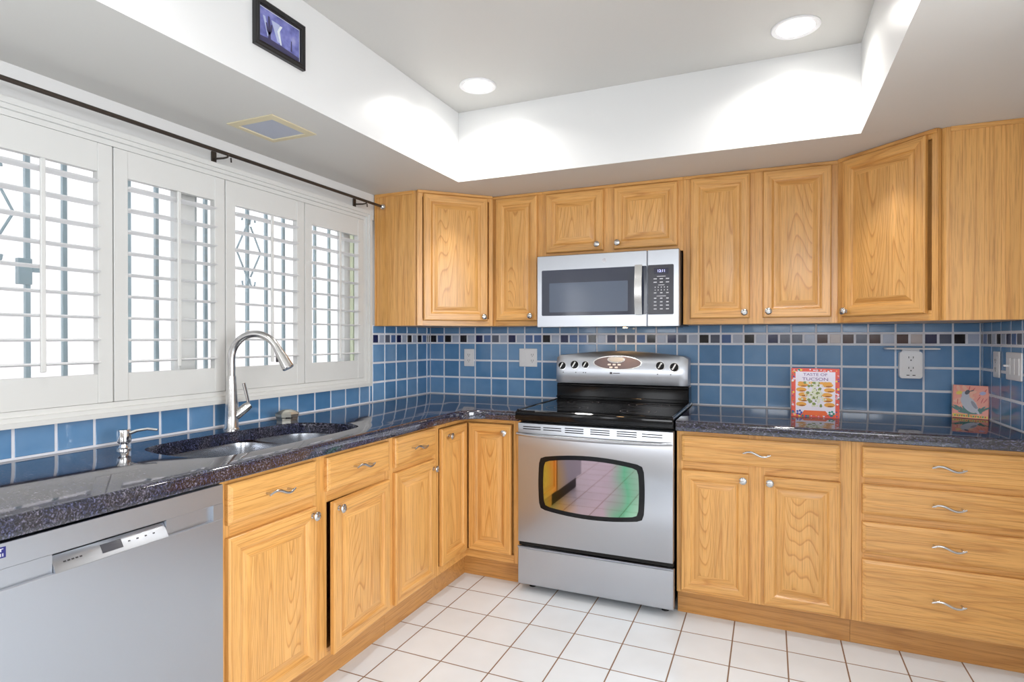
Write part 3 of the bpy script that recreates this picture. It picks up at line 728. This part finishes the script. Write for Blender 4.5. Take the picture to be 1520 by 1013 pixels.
b = MB(); b.box(0.004, 0.6, -T, -T+0.012, 0.002, 0.1); b.build('toe_panel', BLACKM, t)

# ---------------------------------------------------------------- range
rx = 0.9415; rw = 0.752
t = thing('range', 'stainless electric range with black glass cooktop and oven window', 'stove', (rx, 0, 0))
yd = -0.71
b = MB(); b.box(0.004, rw-0.004, -0.665, -0.035, 0.05, 0.86, 0.002); b.build('body', BLACK, t)
# cooktop with raised rim
b = MB()
yf_ = -0.742
b.box(0, rw, yf_+0.012, -0.035, 0.846, 0.8925, 0.004)
b.build('cooktop', BGLASS, t)
ct = [o for o in t.children if o.name.startswith('cooktop')][0]
b = MB()
b.tube([(0.008, yf_+0.02, 0.8915), (0.008, -0.12, 0.8915)], 0.006, 8); b.tube([(rw-0.008, yf_+0.02, 0.8915), (rw-0.008, -0.12, 0.8915)], 0.006, 8)
b.box(0, rw, yf_, yf_+0.0118, 0.848, 0.888, 0.005, seg=2); b.box(0.02, rw-0.02, -0.135, -0.128, 0.8926, 0.8975, 0.002)
b.build('rim', BLACK, ct)
b = MB()
for cx, cy, r in ((0.2, -0.26, 0.085), (0.2, -0.54, 0.105), (0.56, -0.27, 0.105), (0.56, -0.55, 0.085)):
    for rr in (r, r*0.62):
        n = 40; b.loft([[(cx+q*math.cos(2*PI*i/n), cy+q*math.sin(2*PI*i/n), 0.8927) for i in range(n)] for q in (rr-0.0012, rr+0.0012)], 0, False, False)
b.build('burner_rings', plain('grey_print', lin(86, 84, 92), 0.3), ct)
# back guard: black riser and arched stainless console
b = MB(); b.box(0.0, rw-0.008, -0.125, -0.012, 0.893, 0.984, 0.004); b.box(0.0, rw-0.008, -0.137, -0.1255, 0.902, 0.912, 0.003); b.box(0.004, rw-0.012, -0.14, -0.1255, 0.966, 0.974, 0.003)
b.build('riser', BLACK, t)
gy = lambda z: -0.150+0.052*((z-0.985)/0.18-0.28)**2
def gtop(x):
    u = min(1.0, max(0.0, x/(rw-0.012))); return 1.1435+0.0265*(math.sin(PI*u)**1.3)
b = MB(); nx = 30; loops = []
for i in range(nx+1):
    u = i/nx; x = (rw-0.012)*u; k = min(1.0, min(u, 1-u)/0.022); rnd_ = 1-(1-k)**2     # ends rounded back
    zt_ = gtop(x)-0.012*(1-rnd_); lp = []
    for q in range(11):
        z = 0.988+(zt_-0.988)*q/10; lp.append((x, gy(z)+0.016*(1-rnd_), z))
    lp += [(x, gy(zt_)+0.010+0.016*(1-rnd_), zt_+0.003), (x, -0.02, zt_+0.001), (x, -0.02, 0.988)]
    loops.append(lp)
b.loft(loops)
cons = b.build('console', STEEL, t)
def on_console(u, v, a): return (u, gy(v)-a, v)
def ell(cx, cz, a, h, n=40, pw=1.0): return [(cx+a*math.cos(2*PI*i/n), cz+h*math.copysign(abs(math.sin(2*PI*i/n))**pw, math.sin(2*PI*i/n))) for i in range(n)]
ocx, ocz = 1.3025-rx, 1.107
b = MB(); b.prism(ell(ocx, ocz, 0.138, 0.0405), 0.0, 0.003, on_console); pb = b.build('oval_bezel', CHROME, cons)
b = MB(); b.prism(ell(ocx, ocz, 0.131, 0.035), 0.0031, 0.0036, on_console); b.build('oval_panel', plain('mauve_grey_panel', lin(112, 104, 112), 0.25), cons)
b = MB(); b.prism(ell(ocx-0.006, ocz+0.018, 0.050, 0.0185), 0.0037, 0.0052, on_console); b.build('display_bezel', CHROME, cons)
b = MB(); b.prism(ell(ocx-0.006, ocz+0.018, 0.043, 0.0135), 0.0053, 0.0058, on_console); b.build('display', LCDG, cons)
b = MB()
for i, (dx, dz) in enumerate(((-0.044, -0.010), (-0.016, -0.010), (0.012, -0.010), (-0.034, -0.0255), (-0.004, -0.0255))):
    b.prism(rrect(ocx+dx-0.009, ocx+dx+0.009, ocz+dz-0.0045, ocz+dz+0.0045, 0.003, 3), 0.0037, 0.0048, on_console)
b.build('button', WPLAS, cons)
b = MB(); b.prism([(ocx-0.04, 1.044), (ocx-0.027, 1.044), (ocx-0.027, 1.055), (ocx-0.04, 1.055)], 0, 0.0009, on_console); b.prism([(ocx-0.022, 1.0475), (ocx+0.016, 1.0475), (ocx+0.016, 1.0515), (ocx-0.022, 1.0515)], 0, 0.0009, on_console)
b.build('emblem', SLOT, cons)
b = MB()
for x in (0.045, 0.12, 0.165, 0.178, 0.58, 0.65): b.prism([(x, 1.046), (x+0.006, 1.046), (x+0.006, 1.051), (x, 1.051)], 0, 0.0008, on_console)
b.build('console_markings', SLOT, cons)
for kx, kz, r in ((0.982, 1.086, 0.021), (1.056, 1.092, 0.0225), (1.12, 1.093, 0.019), (1.538, 1.094, 0.0225), (1.612, 1.088, 0.023)):
    b = MB()
    b.lathe([(r*1.12, 0), (r*1.12, 0.0012), (r, 0.0014)], (0, 0, 0), (0, -1, 0.15), 24, 1)
    b.lathe([(r, 0.001), (r*0.96, 0.010), (r*0.86, 0.0145), (r*0.2, 0.015)], (0, 0, 0), (0, -1, 0.15), 24, 0)
    k_ = b.build('burner_knob', [BLACK, CHROME], cons, (kx-rx, gy(kz)-0.0002, kz))
    b = MB(); b.box(-r*0.24, r*0.24, -0.021, -0.0145, -r*0.82, r*0.82, 0.002); b.build('grip', CHROME, k_, rot=(-0.15, 0.5, 0))
# oven door
b = MB()
b.box(0.002, rw-0.004, yd, yd+0.04, 0.243, 0.828, 0.004, seg=2)
od = b.build('oven_door', STEEL, t)
n = 10; ow = []
cx0, cx1, zt_, zb_ = 1.056-rx, 1.561-rx, 0.668, 0.415
def arcpts(x0_, z0_, x1_, z1_, bulge, axis, m=12):
    out = []
    for i in range(m+1):
        u = i/m; x = x0_+(x1_-x0_)*u; z = z0_+(z1_-z0_)*u; k = bulge*(1-(2*u-1)**2)
        out.append((x+(k if axis == 'x' else 0), z+(k if axis == 'z' else 0)))
    return out
r_ = 0.03
ow = arcpts(cx1-r_, zt_+0.003, cx0+r_, zt_+0.003, 0.019, 'z')+[(cx0+0.008, zt_-0.006)]+arcpts(cx0, zt_-r_, cx0, zb_+r_, -0.004, 'x')+[(cx0+0.008, zb_+0.006)]+arcpts(cx0+r_, zb_-0.003, cx1-r_, zb_-0.003, -0.019, 'z')+[(cx1-0.008, zb_+0.006)]+arcpts(cx1, zb_+r_, cx1, zt_-r_, 0.004, 'x')+[(cx1-0.008, zt_-0.006)]
cxm, czm = (cx0+cx1)/2, (zt_+zb_)/2
sc = lambda s, s2: [(cxm+(x-cxm)*s, czm+(z-czm)*s2) for x, z in ow]
b = MB(); fy = lambda u, v, a: (u, yd-a, v)
b.prism(sc(1, 1), 0.0, 0.0022, fy); b.build('window_surround', BLACK, od)
b = MB(); b.prism(sc(0.90, 0.86), 0.0023, 0.0028, fy); b.build('oven_window', OVENG, od)
b = MB()
for i, x in enumerate((0.03, 0.135, 0.245, 0.37, 0.495, 0.61)):
    for k, z in enumerate(((0.811, 0.800) if i in (0, 1, 5) else (0.815, 0.805, 0.795))):
        b.box(x, x+0.092, yd-0.0006, yd, z-0.0022, z+0.0022)
b.build('vent_slots', BLACKM, od)
b = MB(); m = 24
pts = [(0.004+(rw-0.012)*i/m, yd-0.012-0.045*math.sin(PI*i/m)**0.55, 0.776) for i in range(m+1)]
b.tube(pts, [0.010+0.003*math.sin(PI*i/m) for i in range(m+1)], 12, flat=0.85); b.build('handle', STEEL, od)
b = MB(); b.box(0.004, rw-0.006, yd+0.012, yd+0.04, 0.224, 0.2425); b.build('drawer_gap', BLACKM, t)
b = MB(); b.box(0.002, rw-0.002, yd, yd+0.04, 0.036, 0.212, 0.003); b.loft([[(0.002, yd, 0.212), (rw-0.002, yd, 0.212), (rw-0.002, yd+0.03, 0.212), (0.002, yd+0.03, 0.212)], [(0.002, yd-0.006, 0.222), (rw-0.002, yd-0.006, 0.222), (rw-0.002, yd+0.01, 0.222), (0.002, yd+0.01, 0.222)]])
b.build('warming_drawer', STEEL, t)
for x in (0.05, rw-0.05):
    for y in (-0.63, -0.1):
        b = MB(); b.lathe([(0.018, 0), (0.018, 0.012), (0.012, 0.014), (0.012, 0.05)], (x, y, 0), n=14); b.build('foot', BLACK, t)

# ---------------------------------------------------------------- microwave
mx0, mw_ = 0.924, 0.748; myf = -0.40; mz0, mh = 1.302, 0.384
t = thing('microwave', 'stainless over-the-range microwave with dark window and keypad, under the short cabinet', 'microwave', (mx0, 0, mz0))
b = MB(); b.box(0.003, mw_-0.003, myf+0.032, -0.009, 0.006, mh, 0.002); b.build('body', plain('dark_grey_case', lin(72, 70, 76), 0.4, 0.6), t)
xs = 0.592
b = MB(); b.box(0, xs-0.0012, myf, myf+0.031, 0, mh, 0.003); md = b.build('door', STEEL, t)
b = MB(); b.box(xs+0.0012, mw_, myf, myf+0.031, 0, mh, 0.003); mp_ = b.build('control_panel', STEEL, t)
fy = lambda u, v, a: (u, myf-a, v)
b = MB(); b.prism(rrect(0.028, xs-0.002, 0.062, 0.306, 0.006, 4), 0, 0.002, fy); b.build('window_surround', SMOKE, md)
b = MB(); b.prism(rrect(0.072, 0.495, 0.080, 0.236, 0.004, 3), 0.0021, 0.0028, fy); b.build('window', SMOKE2, md)
b = MB(); hxx = 0.553
b.loft([[(hxx+s*0.018, myf-dd_, z), (hxx+s2*0.018, myf-dd_-0.008, z)][0:1]+[(hxx-0.018, myf-dd_-0.007, z), (hxx+0.018, myf-dd_-0.007, z), (hxx+0.018, myf-dd_, z)] for z, dd_, s, s2 in [(0.06+0.25*i/10, 0.018+0.014*math.sin(PI*i/10), -1, 1) for i in range(11)]])
b.box(hxx-0.012, hxx+0.012, myf-0.02, myf-0.001, 0.07, 0.085); b.box(hxx-0.012, hxx+0.012, myf-0.02, myf-0.001, 0.285, 0.30)
b.build('handle', NICKEL, md)
b = MB(); b.lathe([(0.0125, 0), (0.0125, 0.0015), (0.011, 0.002), (0.0095, 0.0012), (0.001, 0.0012)], (1.297-mx0, myf, 1.647-mz0), (0, -1, 0), 28)
b.tube([(1.297-mx0-0.005, myf-0.0016, 0.349), (1.297-mx0-0.001, myf-0.0016, 0.341), (1.297-mx0-0.004, myf-0.0016, 0.339)], 0.0008, 6); b.tube([(1.297-mx0+0.001, myf-0.0016, 0.35), (1.297-mx0+0.003, myf-0.0016, 0.342), (1.297-mx0+0.006, myf-0.0016, 0.348)], 0.0008, 6)
b.build('emblem', LEGEND, md)
b = MB(); b.prism(rrect(xs+0.004, 0.722, 0.060, 0.308, 0.006, 4), 0, 0.002, fy); b.build('keypad', PANELG, mp_)
b = MB(); b.prism([(0.626, 0.262), (0.697, 0.262), (0.697, 0.291), (0.626, 0.291)], 0.0021, 0.0026, fy); b.build('display', NAVYD, mp_)
text_mesh('display_digits', '12:11', 0.0185, LCD, mp_, (0.662, myf-0.0027, 0.2765), (PI/2, 0, 0), 0.0002)
b = MB()
rows_ = [(0.250, 3, 0.012, 0.003), (0.238, 3, 0.016, 0.0045), (0.221, 3, 0.016, 0.0045), (0.207, 1, 0.03, 0.003), (0.196, 5, 0.004, 0.0055), (0.182, 5, 0.004, 0.0055), (0.168, 3, 0.012, 0.005), (0.152, 1, 0.045, 0.003), (0.141, 3, 0.012, 0.0055), (0.123, 3, 0.012, 0.0055), (0.106, 3, 0.014, 0.005), (0.088, 3, 0.014, 0.005)]
for z, n, wd, hh in rows_:
    for i in range(n):
        x = 0.662 if n == 1 else 0.632+(0.692-0.632)*i/(n-1)
        if z == 0.250 and i != 1: continue
        if z == 0.250: wd = 0.042
        b.prism([(x-wd/2, z-hh/2), (x+wd/2, z-hh/2), (x+wd/2, z+hh/2), (x-wd/2, z+hh/2)], 0.0021, 0.0025, fy)
b.build('keypad_legends', LEGEND, mp_)
b = MB(); b.box(0.03, mw_-0.03, myf+0.04, -0.03, 0.0, 0.0055); b.build('underside_grille', BLACK, t)
b = MB(); b.lathe([(0.012, -0.0002), (0.012, -0.0012), (0.002, -0.002)], (0.42, -0.13, 0), n=20); b.build('work_light', WARMLAMP, t)
d = bpy.data.lights.new('cooktop_light', 'SPOT'); d.energy = 3.2; d.color = (1, 0.58, 0.26); d.spot_size = 2.2; d.spot_blend = 0.6; d.shadow_soft_size = 0.02
o = bpy.data.objects.new('cooktop_light', d); COL.objects.link(o); o.location = (0.42, -0.19, -0.012); o.parent = t

# ---------------------------------------------------------------- outlets and switches
def receptacle(b, cx, cz, y, mat=1):
    for dz in (0.018, -0.018):
        for dx in (-0.006, 0.006): b.box(cx+dx-0.0011, cx+dx+0.0011, y-0.0004, y, cz+dz-0.004, cz+dz+0.006, mat=mat)
        b.box(cx-0.002, cx+0.002, y-0.0004, y, cz+dz-0.011, cz+dz-0.007, mat=mat)
t = thing('wall_outlet', 'single white outlet plate on the blue tile below the narrow cabinet', 'outlet', (0.303, -0.0075, 1.119), 0)
b = MB(); b.box(-0.036, 0.036, -0.006, 0, -0.056, 0.056, 0.0025); b.build('cover_plate', WPLAS, t)
b = MB(); b.box(-0.017, 0.017, -0.0075, -0.0062, -0.034, 0.034, 0.0006); receptacle(b, 0, 0, -0.0076); b.build('socket', [WPLAS, SLOT], t)
t = thing('wall_outlet', 'double-width white plate with switch and outlet, left of the stove', 'outlet', (0.714, -0.0075, 1.124), 0)
b = MB(); b.box(-0.0595, 0.0595, -0.006, 0, -0.056, 0.056, 0.0025); b.build('cover_plate', WPLAS, t)
b = MB(); b.box(0.012, 0.046, -0.0075, -0.0062, -0.034, 0.034, 0.0006); receptacle(b, 0.029, 0, -0.0076); b.build('socket', [WPLAS, SLOT], t)
b = MB(); b.box(-0.046, -0.012, -0.0085, -0.0062, -0.034, 0.034, 0.001); b.build('rocker_switch', WPLAS, t)
t = thing('outlet_shelf', 'white outlet surge adapter with a thin shelf on top, right of the cookbook', 'outlet', (2.697, -0.0075, 1.118))
b = MB(); b.prism(rrect(-0.046, 0.046, -0.066, 0.062, 0.012, 5), 0.0, 0.036, lambda u, v, a: (u, -a, v)); b.build('housing', WPLAS, t)
b = MB()
for cz in (0.03, -0.02):
    for dx in (-0.009, 0.009): b.box(dx-0.0015, dx+0.0015, -0.0366, -0.0361, cz, cz+0.009)
    b.box(-0.0025, 0.0025, -0.0366, -0.0361, cz-0.012, cz-0.006)
for dx in (-0.018, 0.006): b.box(dx, dx+0.012, -0.0366, -0.0361, -0.053, -0.049)
b.build('sockets', SLOT, t)
b = MB(); b.box(-0.108, 0.106, -0.085, -0.001, 0.0725, 0.0795, 0.002); b.box(-0.035, 0.035, -0.03, -0.001, 0.062, 0.0725); b.build('shelf', WPLAS, t)
t = thing('wall_outlet', 'white outlet plate on the right wall just above the painted tile', 'outlet', (W-0.0075, -0.228, 1.131), -PI/2)
b = MB(); b.box(-0.037, 0.037, -0.006, 0, -0.056, 0.056, 0.0025); b.build('cover_plate', WPLAS, t)
b = MB(); b.box(-0.017, 0.017, -0.0078, -0.0062, -0.034, 0.034, 0.0006); receptacle(b, 0, 0, -0.0079); b.build('socket', [WPLAS, SLOT], t)
t = thing('light_switch', 'white switch plate with toggle on the right wall at the picture edge', 'switch', (W-0.0075, -0.425, 1.131), -PI/2)
b = MB(); b.box(-0.0825, 0.0825, -0.006, 0, -0.056, 0.056, 0.0025); b.build('cover_plate', WPLAS, t)
for x in (-0.046, 0, 0.046):
    b = MB(); b.box(x-0.0165, x+0.0165, -0.0085, -0.0062, -0.033, 0.033, 0.001)
    if x < 0: b.box(x-0.006, x+0.006, -0.024, -0.0085, -0.003, 0.005, 0.0015)
    b.build('rocker_switch', WPLAS, t)

# ---------------------------------------------------------------- cookbook and painted tile
t = thing('cookbook', 'cookbook with bright bordered cover standing on the right counter', 'book', (2.272, -0.334, ZC), math.radians(-1.5))
bw, bh = 0.197, 0.226
RED = plain('cover_coral', lin(232, 92, 74), 0.35); COVW = plain('cover_pale_lilac', lin(238, 232, 246), 0.35)
PUR = plain('cover_purple', lin(112, 74, 138), 0.4); ORA = plain('food_orange', lin(236, 170, 72), 0.4); GRN = plain('food_green', lin(136, 150, 84), 0.4)
PALEG = plain('food_pale', lin(226, 228, 204), 0.4); TEAL = plain('cover_teal', lin(40, 140, 120), 0.4); COB = plain('cover_cobalt', lin(60, 80, 170), 0.4); YEL = plain('cover_yellow', lin(240, 214, 90), 0.4)
ORB = plain('banner_orange', lin(240, 110, 56), 0.4); PINK = plain('pink', lin(236, 160, 168), 0.4)
b = MB(); b.box(-bw/2+0.002, bw/2-0.003, 0.0022, 0.018, 0.003, bh-0.003); b.build('pages', WPLAS, t)
b = MB(); b.box(-bw/2, bw/2, 0, 0.002, 0.0005, bh); b.box(-bw/2, bw/2, 0.0182, 0.0202, 0.0005, bh); b.box(-bw/2-0.001, -bw/2+0.0015, 0, 0.0202, 0.0005, bh)
cov = b.build('cover', RED, t)
def onb(u, v, a): return (u, -a, v)
b = MB(); b.box(-bw/2+0.017, bw/2-0.017, -0.0004, 0, 0.017, bh-0.015); b.build('cover_field', COVW, cov)
b = MB(); rnd = random.Random(5)
for k in range(90):
    s = rnd.choice('lrtb'); w2 = rnd.uniform(0.003, 0.009)
    if s in 'lr': u = (-1 if s == 'l' else 1)*(bw/2-0.0085+rnd.uniform(-0.005, 0.005)); v = rnd.uniform(0.01, bh-0.008)
    else: u = rnd.uniform(-bw/2+0.006, bw/2-0.006); v = rnd.uniform(0.005, 0.014) if s == 'b' else bh-rnd.uniform(0.005, 0.012)
    a0 = rnd.uniform(0, 3); pl_ = [(min(max(u+w2*math.cos(a0+2*PI*j/5)*rnd.uniform(.5, 1), -bw/2+0.001), bw/2-0.001), max(0.002, min(v+w2*math.sin(a0+2*PI*j/5)*rnd.uniform(.4, 1), bh-0.001))) for j in range(5)]
    b.prism(pl_, 0.0003, 0.0005+0.000004*k, onb, rnd.randrange(6))
b.build('border_pattern', [PINK, TEAL, COB, YEL, COVW, ORB], cov)
b = MB()
for k in range(5):
    for s in (-1, 1):
        v = 0.060+k*0.0225; u = s*(0.052+0.006*math.cos(k*2)); n = 14
        b.prism([(u+0.022*math.cos(2*PI*j/n), v+0.0105*math.sin(2*PI*j/n)) for j in range(n)], 0.0004, 0.0008+0.00001*k, onb, 0)
        b.prism([(u+0.013*math.cos(2*PI*j/8)+0.004, v-0.006+0.003*math.sin(2*PI*j/8)) for j in range(8)], 0.0004, 0.001, onb, 3)
for k in range(110):
    u = rnd.gauss(0, 0.019); v = 0.108+rnd.gauss(0, 0.028); v = min(max(v, 0.054), 0.16); r0 = rnd.uniform(0.003, 0.0075)
    b.prism([(u+r0*math.cos(2*PI*j/6), v+r0*math.sin(2*PI*j/6)) for j in range(6)], 0.0004, 0.0012+0.000004*k, onb, rnd.choice([1, 2, 2, 2, 1]))
for k in range(9):
    u = -0.06+0.0145*k; b.prism([(u+0.012*math.cos(2*PI*j/9), 0.1595+0.006*math.sin(2*PI*j/9)) for j in range(9)], 0.0004, 0.0009+0.00001*k, onb, 0 if k not in (4, 5) else 1)
b.build('food_picture', [ORA, GRN, PALEG, plain('food_brown', lin(170, 96, 44), 0.5)], cov)
b = MB(); b.prism([(-0.045, 0.010), (0.042, 0.010), (0.05, 0.021), (0.042, 0.032), (-0.045, 0.032), (-0.053, 0.021)], 0.0006, 0.0013, onb, 0)
for s in (-1, 1):
    for j in range(5):
        a = 2*PI*j/5; b.prism([(s*0.066+0.009*math.cos(a)+0.005*math.cos(q), 0.021+0.009*math.sin(a)+0.005*math.sin(q)) for q in [2*PI*i/7 for i in range(7)]], 0.0006, 0.0012+0.00002*j, onb, 1 if s < 0 else 2)
b.build('banner', [ORB, COB, TEAL], cov)
text_mesh('title', 'TASTE OF', 0.0175, PUR, cov, (0, -0.0006, bh-0.028), (PI/2, 0, 0), 0.0003, sx=1.3)
text_mesh('title', 'TUCSON', 0.0195, PUR, cov, (0, -0.0006, bh-0.0495), (PI/2, 0, 0), 0.0004, sx=1.36)

t = thing('painted_tile', 'small painted ceramic tile of a grey bird leaning in the right corner', 'decorative tile', (2.912, -0.098, ZC), math.radians(-25.6))
tw, th = 0.134, 0.152; lean = math.radians(-7)
b = MB(); b.box(-tw/2, tw/2, 0, 0.009, 0.0012, th, 0.0012); pt = b.build('tile', plain('tile_coral', lin(242, 150, 130), 0.2), t, rot=(lean, 0, 0))
BG = plain('bird_grey', lin(190, 194, 208), 0.25); BK = plain('bird_dark', lin(46, 46, 70), 0.25); LEAF = plain('leaf_teal', lin(34, 112, 106), 0.25); PEACH = plain('peach', lin(244, 178, 150), 0.25); REDL = plain('red_line', lin(206, 60, 62), 0.25); LIL = plain('lilac', lin(176, 176, 218), 0.25)
b = MB(); rnd = random.Random(11)
def blob(cx, cz, rx_, rz_, ang, mat, h, n=18):
    b.prism([(cx+rx_*math.cos(q)*math.cos(ang)-rz_*math.sin(q)*math.sin(ang), cz+rx_*math.cos(q)*math.sin(ang)+rz_*math.sin(q)*math.cos(ang)) for q in [2*PI*i/n for i in range(n)]], -0.0002, h, onb, mat)
for k in range(16): blob(rnd.uniform(-0.05, 0.05), rnd.uniform(0.06, 0.138), rnd.uniform(0.008, 0.014), rnd.uniform(0.004, 0.008), rnd.uniform(0, 3), 3, 0.0003+k*0.00001)
for k in range(9): blob(rnd.uniform(-0.055, 0.055), rnd.uniform(0.07, 0.14), 0.013, 0.0016, rnd.uniform(0.6, 2.2), 4, 0.0005+k*0.00001)
for u, v, mt in ((0.044, 0.118, 5), (0.01, 0.122, 3), (-0.042, 0.116, 6)): blob(u, v, 0.012, 0.008, 0.3, mt, 0.0006)
b.prism([(-tw/2+0.003, 0.006), (tw/2-0.003, 0.006), (tw/2-0.003, 0.016), (-tw/2+0.003, 0.02)], -0.0002, 0.0006, onb, 6)
for k in range(17): blob(-0.056+0.007*k, 0.034+0.012*abs((k-8)/8)+rnd.uniform(-0.004, 0.004), 0.018, 0.004, PI/2+(8-k)*0.13, 2, 0.0007+k*0.00001)
blob(0.0, 0.03, 0.045, 0.008, 0, 2, 0.0009)
blob(-0.004, 0.066, 0.045, 0.024, math.radians(125), 0, 0.0011); blob(-0.018, 0.104, 0.02, 0.014, math.radians(110), 0, 0.0012); blob(0.02, 0.04, 0.022, 0.006, math.radians(-50), 0, 0.0012)
blob(-0.012, 0.120, 0.012, 0.008, math.radians(60), 1, 0.0014); blob(0.004, 0.127, 0.010, 0.0022, math.radians(20), 1, 0.0014); blob(0.014, 0.064, 0.02, 0.007, math.radians(120), 7, 0.0014)
for k in range(14): blob(-0.055+0.0085*k, 0.012, 0.003, 0.004, k, 4 if k % 2 else 2, 0.0009)
b.build('bird_painting', [BG, BK, LEAF, PEACH, REDL, LIL, YEL, plain('bird_wing', lin(136, 138, 156), 0.25)], pt)

# ---------------------------------------------------------------- framed print on the soffit
t = thing('picture_frame', 'small black-framed desert lightning photograph high on the white soffit', 'picture', (TX0+0.0005, -1.8905, 2.253), PI/2)
fw, fh = 0.218, 0.154
b = MB()
lp = [[(-fw/2+i, -y, -fh/2+i), (fw/2-i, -y, -fh/2+i), (fw/2-i, -y, fh/2-i), (-fw/2+i, -y, fh/2-i)] for i, y in ((0, 0.0), (0, 0.014), (0.004, 0.016), (0.012, 0.013), (0.016, 0.015), (0.02, 0.012), (0.02, 0.004))]
b.loft(lp, 0, True, True); b.build('frame', plain('black_wood', lin(26, 26, 28), 0.35), t)
b = MB(); b.box(-fw/2+0.02, fw/2-0.02, -0.0056, -0.0042, -fh/2+0.02, fh/2-0.02); b.build('mat_border', plain('white_mat', lin(220, 220, 236), 0.6), t)
def storm():
    m, N, L, P = nt('storm_print')
    tc = N.new('ShaderNodeTexCoord'); n = N.new('ShaderNodeTexNoise'); n.inputs['Scale'].default_value = 26; n.inputs['Detail'].default_value = 3
    L.new(tc.outputs['Object'], n.inputs['Vector'])
    r = ramp(N, [(0.3, lin(74, 76, 138)), (0.55, lin(120, 124, 190)), (0.75, lin(160, 160, 206))]); L.new(n.outputs['Fac'], r.inputs[0])
    L.new(r.outputs[0], P.inputs['Base Color']); P.inputs['Roughness'].default_value = 0.3; return m
b = MB(); b.box(-fw/2+0.023, fw/2-0.023, -0.0064, -0.0057, -fh/2+0.023, fh/2-0.023); pr = b.build('print', storm(), t)
b = MB(); onp = lambda u, v, a: (u, -0.0064-a, v)
def strip(pts, wd, mat, h):
    L_ = [(x-wd*s, z) for x, z, s in pts]+[(x+wd*s, z) for x, z, s in pts[::-1]]; b.prism(L_, 0, h, onp, mat)
strip([(-0.02, 0.03, 1.6), (-0.012, 0.0, 1.2), (-0.002, -0.03, 0.8)], 0.011, 1, 0.0002)
strip([(0.005, 0.028, 0.8), (-0.008, 0.005, 0.7), (0.004, -0.034, 0.5)], 0.006, 0, 0.0003)
strip([(-0.068, 0.03, 1), (-0.058, 0.0, 1), (-0.05, -0.03, 0.8)], 0.005, 1, 0.0003)
strip([(-0.048, 0.036, 0.7), (-0.046, 0.0, 1), (-0.046, -0.038, 1)], 0.005, 2, 0.0004); strip([(-0.058, 0.012, 0.7), (-0.053, -0.012, 1), (-0.046, -0.022, 1)], 0.004, 2, 0.0004); strip([(-0.036, 0.014, 0.7), (-0.039, -0.008, 1), (-0.046, -0.02, 1)], 0.004, 2, 0.0004)
strip([(0.05, 0.0, 0.6), (0.05, -0.035, 1)], 0.003, 2, 0.0004)
b.prism([(-0.085, -0.053), (0.085, -0.053), (0.085, -0.042), (0.02, -0.037), (-0.04, -0.035), (-0.085, -0.039)], 0, 0.0005, onp, 2)
b.build('print_scene', [plain('lightning', lin(222, 228, 232), 0.4), plain('glow_lilac', lin(176, 184, 216), 0.4), plain('cactus_dusk', lin(62, 58, 92), 0.4)], pr)

# ---------------------------------------------------------------- ceiling lights
def can_light(loc, label, power=3.6):
    t = thing('recessed_light', label, 'ceiling light', loc, 0, 'recessed ceiling lights')
    b = MB(); n = 40
    lp = [[(r*math.cos(2*PI*i/n), r*math.sin(2*PI*i/n), z) for i in range(n)] for r, z in ((0.068, -0.0005), (0.066, -0.004), (0.083, -0.007), (0.087, -0.004), (0.087, -0.0005))]
    b.loft(lp, 0, False, False); b.build('trim_ring', WPLAS, t)
    b = MB(); b.lathe([(0.067, -0.0006), (0.067, -0.002), (0.05, -0.006), (0.002, -0.008)], n=40); b.build('lens', LAMP, t)
    d = bpy.data.lights.new('can_lamp', 'AREA'); d.shape = 'DISK'; d.size = 0.12; d.spread = 2.5; d.energy = power; d.color = (1, 0.97, 0.93)
    o = bpy.data.objects.new('can_lamp', d); COL.objects.link(o); o.location = (0, 0, -0.0095); o.parent = t
    return t
can_light((0.826, -0.914, ZT), 'glowing round recessed light in the left of the raised ceiling')
can_light((2.167, -0.891, ZT), 'glowing round recessed light in the right of the raised ceiling')
can_light((0.826, -2.75, ZT), 'recessed ceiling light outside the picture, nearer the camera on the left')
can_light((2.167, -2.75, ZT), 'recessed ceiling light outside the picture, nearer the camera on the right')
t = thing('square_recessed_light', 'square unlit recessed light with cream trim in the window soffit', 'ceiling light', (0.297, -1.64, ZS))
b = MB(); s0 = 0.115; lp = [[(s*a, s*c, z) for a, c in ((-1, -1), (1, -1), (1, 1), (-1, 1))] for s, z in ((s0, -0.0003), (s0, -0.004), (0.086, -0.007), (0.084, -0.002))]
b.loft(lp, 0, False, False); b.build('trim', CREAM, t)
b = MB(); b.box(-0.084, 0.084, -0.084, 0.084, -0.0035, -0.0005); b.build('lens', FROST, t)
